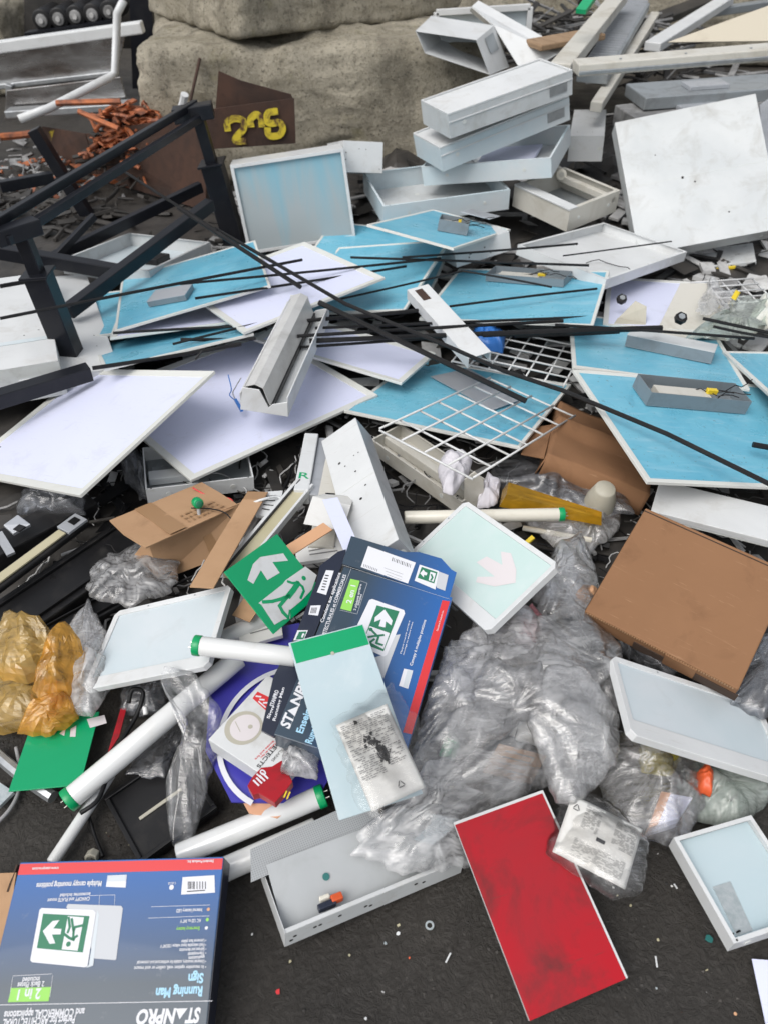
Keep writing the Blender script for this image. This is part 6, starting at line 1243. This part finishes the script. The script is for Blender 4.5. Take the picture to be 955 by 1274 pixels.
# ---------------------------------------------------------------- cables and litter on the asphalt
cable([at(*p) for p in ((20, 930, .02), (25, 960, .012), (22, 988, .012), (10, 1010, .012), (-10, 1030, .012))], .0045, 'pale grey cable curled on the asphalt by the green plate', 'cable_grey')
rod([at(-8, 935, .02), at(66, 992, .03)], .014, 'steel conduit pipe lying under the green plate', 'conduit_pipe', 'galvanised', 'pipe', None)
tag(MB().beam(at(-10, 998, .02), at(8, 980, .02), .05, .01).build('foil_scrap', 'foil'), 'bright foil scrap beside the grey cable', 'foil')
cable([at(*p) for p in ((100, 1012, .08), (122, 995, .085), (135, 962, .06), (150, 925, .055), (170, 890, .06), (178, 862, .09), (165, 858, .1), (160, 875, .08))], .005, 'black cable looped round the end of the long tube')
cable([at(*p) for p in ((110, 1015, .02), (118, 1040, .012), (128, 1066, .012))], .004, 'short black cable end on the asphalt behind the front carton')
M = Matrix.Translation(at(200, 1000, .03)) @ Matrix.Rotation(R(38), 4, 'Z') @ Matrix.Rotation(R(-6), 4, 'Y'); t = thing('black_cover', 'dirty black square cover plate under the clear sleeve', 'cover plate', M)
MB().box(-.09, .09, -.09, .09, -.02, 0).build('plate', 'black_plastic', t, .003)
for bx in ((-.09, .09, -.09, -.08), (-.09, .09, .08, .09), (-.09, -.08, -.08, .08), (.08, .09, -.08, .08)): MB().box(*bx, .0005, .008).build('rim', 'black_plastic', t, .002)
MB().box(-.05, .05, -.006, .002, .0005, .004).build('dirt_streak', 'cup_plastic', t, .002)
t = thing('brass_nut', 'small dirty brass nut on the asphalt behind the front carton', 'nut', Matrix.Translation(at(117, 1062, .008)) @ Matrix.Rotation(R(60), 4, 'X')); MB().tube([(0,0,0), (0,0,.02)], .014, 6).build('body', 'cup_plastic', t, .002); MB().tube([(0,0,.0205), (0,0,.028)], .009, 12).build('collar', 'metal_pin', t)
crumple('black_bag', 'black film bunched behind the long tube', 'plastic bag', 'bag_dark', [(150, 890), (200, 890), (215, 850), (190, 845), (150, 860)], .02, .03, 96, nr=24, nt=60)
def chip(x, y, s, mat, lab, cat='litter', sd=0, th=.002):
    r = random.Random(sd); c = at(x, y, .008); n = 6; mb = MB()
    mb.prism([(s*r.uniform(.5,1)*math.cos(6.283*i/n), s*r.uniform(.5,1)*math.sin(6.283*i/n)) for i in range(n)], 0, th); o = mb.build('litter_chip', mat); o.scale = (.7, .7, .7); o.location = c; o.rotation_euler = (r.uniform(-.2,.2), r.uniform(-.2,.2), r.uniform(0,6)); tag(o, lab, cat, 'litter on the asphalt')
for i, (x, y, s, m_, lab) in enumerate(((495, 1162, .007, 'white_clean', 'white plastic chip below the perforated trough'), (479, 1174, .006, 'foil', 'translucent chip beside the white plastic chip'), (361, 1197, .005, 'beige_strip', 'tan chip by the front carton'), (435, 1189, .005, 'beige_strip', 'tan chip in the middle of the bare asphalt'), (509, 1192, .004, 'orange_plastic', 'peach chip near the steel ring'), (346, 1234, .008, 'print_red', 'red chip on the bare asphalt'), (882, 1169, .014, 'teal_dot', 'teal plastic shard beside the foil label tray'), (455, 1268, .006, 'white_clean', 'white sliver at the edge of the bare asphalt'), (784, 1127, .005, 'beige_strip', 'pale chip between red plate and tray'), (818, 1170, .005, 'beige_strip', 'pale chip beside the teal shard'), (314, 1163, .004, 'white_clean', 'small pale chip at the trough end'), (816, 1230, .004, 'foil', 'shiny chip near the red plate corner'), (914, 1262, .006, 'wood_peach', 'orange chip beside the blank card'), (835, 1103, .005, 'paper', 'grey paper chip before the tray'))): chip(x, y, s, m_, lab, sd=i)
t = thing('steel_ring', 'small steel washer ring on the bare asphalt', 'washer', Matrix.Translation(at(534, 1152, .009))); mb = MB(); n = 18
for r, z in ((.005, 0), (.0085, 0), (.0085, .002), (.005, .002)): mb.v += [(r*math.cos(6.283*i/n), r*math.sin(6.283*i/n), z) for i in range(n)]
mb.f = [(j*n+i, j*n+(i+1)%n, ((j+1)%4)*n+(i+1)%n, ((j+1)%4)*n+i) for j in range(4) for i in range(n)]; mb.build('ring', 'foil', t)
for x0, y0, x1, y1, lab in ((554, 1198, 560, 1186, 'thin white splinter by the red plate'), (815, 1190, 817, 1204, 'thin pale splinter between red plate and tray'), (838, 1100, 842, 1106, 'tiny splinter before the tray')): tag(MB().beam(at(x0, y0, .009), at(x1, y1, .009), .003, .0015).build('splinter', 'white_clean'), lab, 'litter', 'litter on the asphalt')
r_ = random.Random(77); mb = MB()
for i in range(2600):
    x, y = r_.uniform(-1.0, 1.0), r_.uniform(.3, 1.5); s_ = abs(r_.gauss(0, .0022))+.0010; z = noise.fractal(Vector((x*5, y*5, 0)), 1.0, 2.0, 4)*.006 + noise.noise(Vector((x*.8, y*.8, 3)))*.008
    mb.add([(x+s_*r_.uniform(.6,1.1)*math.cos(q+i), y+s_*r_.uniform(.6,1.1)*math.sin(q+i), z-.0005) for q in (0, 1.57, 3.14, 4.71)] + [(x+s_*.2, y, z+s_*r_.uniform(.35,.8))], [(0,1,4), (1,2,4), (2,3,4), (3,0,4)])
o = mb.build('gravel', 'dark_junk'); o['kind'] = 'stuff'; tag(o, 'fine dark gravel trodden into the bare asphalt', 'gravel')
r_ = random.Random(12); sets = {'beige_strip': MB(), 'pale_junk': MB(), 'rust': MB()}
for i in range(110):
    x, y = r_.uniform(-.9, .95), r_.uniform(.32, 1.3); s = abs(r_.gauss(0, .0012))+.0006; m = sets[r_.choice(list(sets))]
    z = noise.fractal(Vector((x*5, y*5, 0)), 1.0, 2.0, 4)*.006 + noise.noise(Vector((x*.8, y*.8, 3)))*.008
    m.beam((x-s, y, z+.0012), (x+s, y+r_.uniform(-s,s), z+.0016), s*r_.uniform(.6,1.6), s)
for (mt, m), nm in zip(sets.items(), ('tan_grit', 'pale_grit', 'rust_grit')): o = m.build(nm, mt); o['kind'] = 'stuff'; tag(o, nm.replace('_', ' ') + ' scattered over the bare asphalt', 'grit')
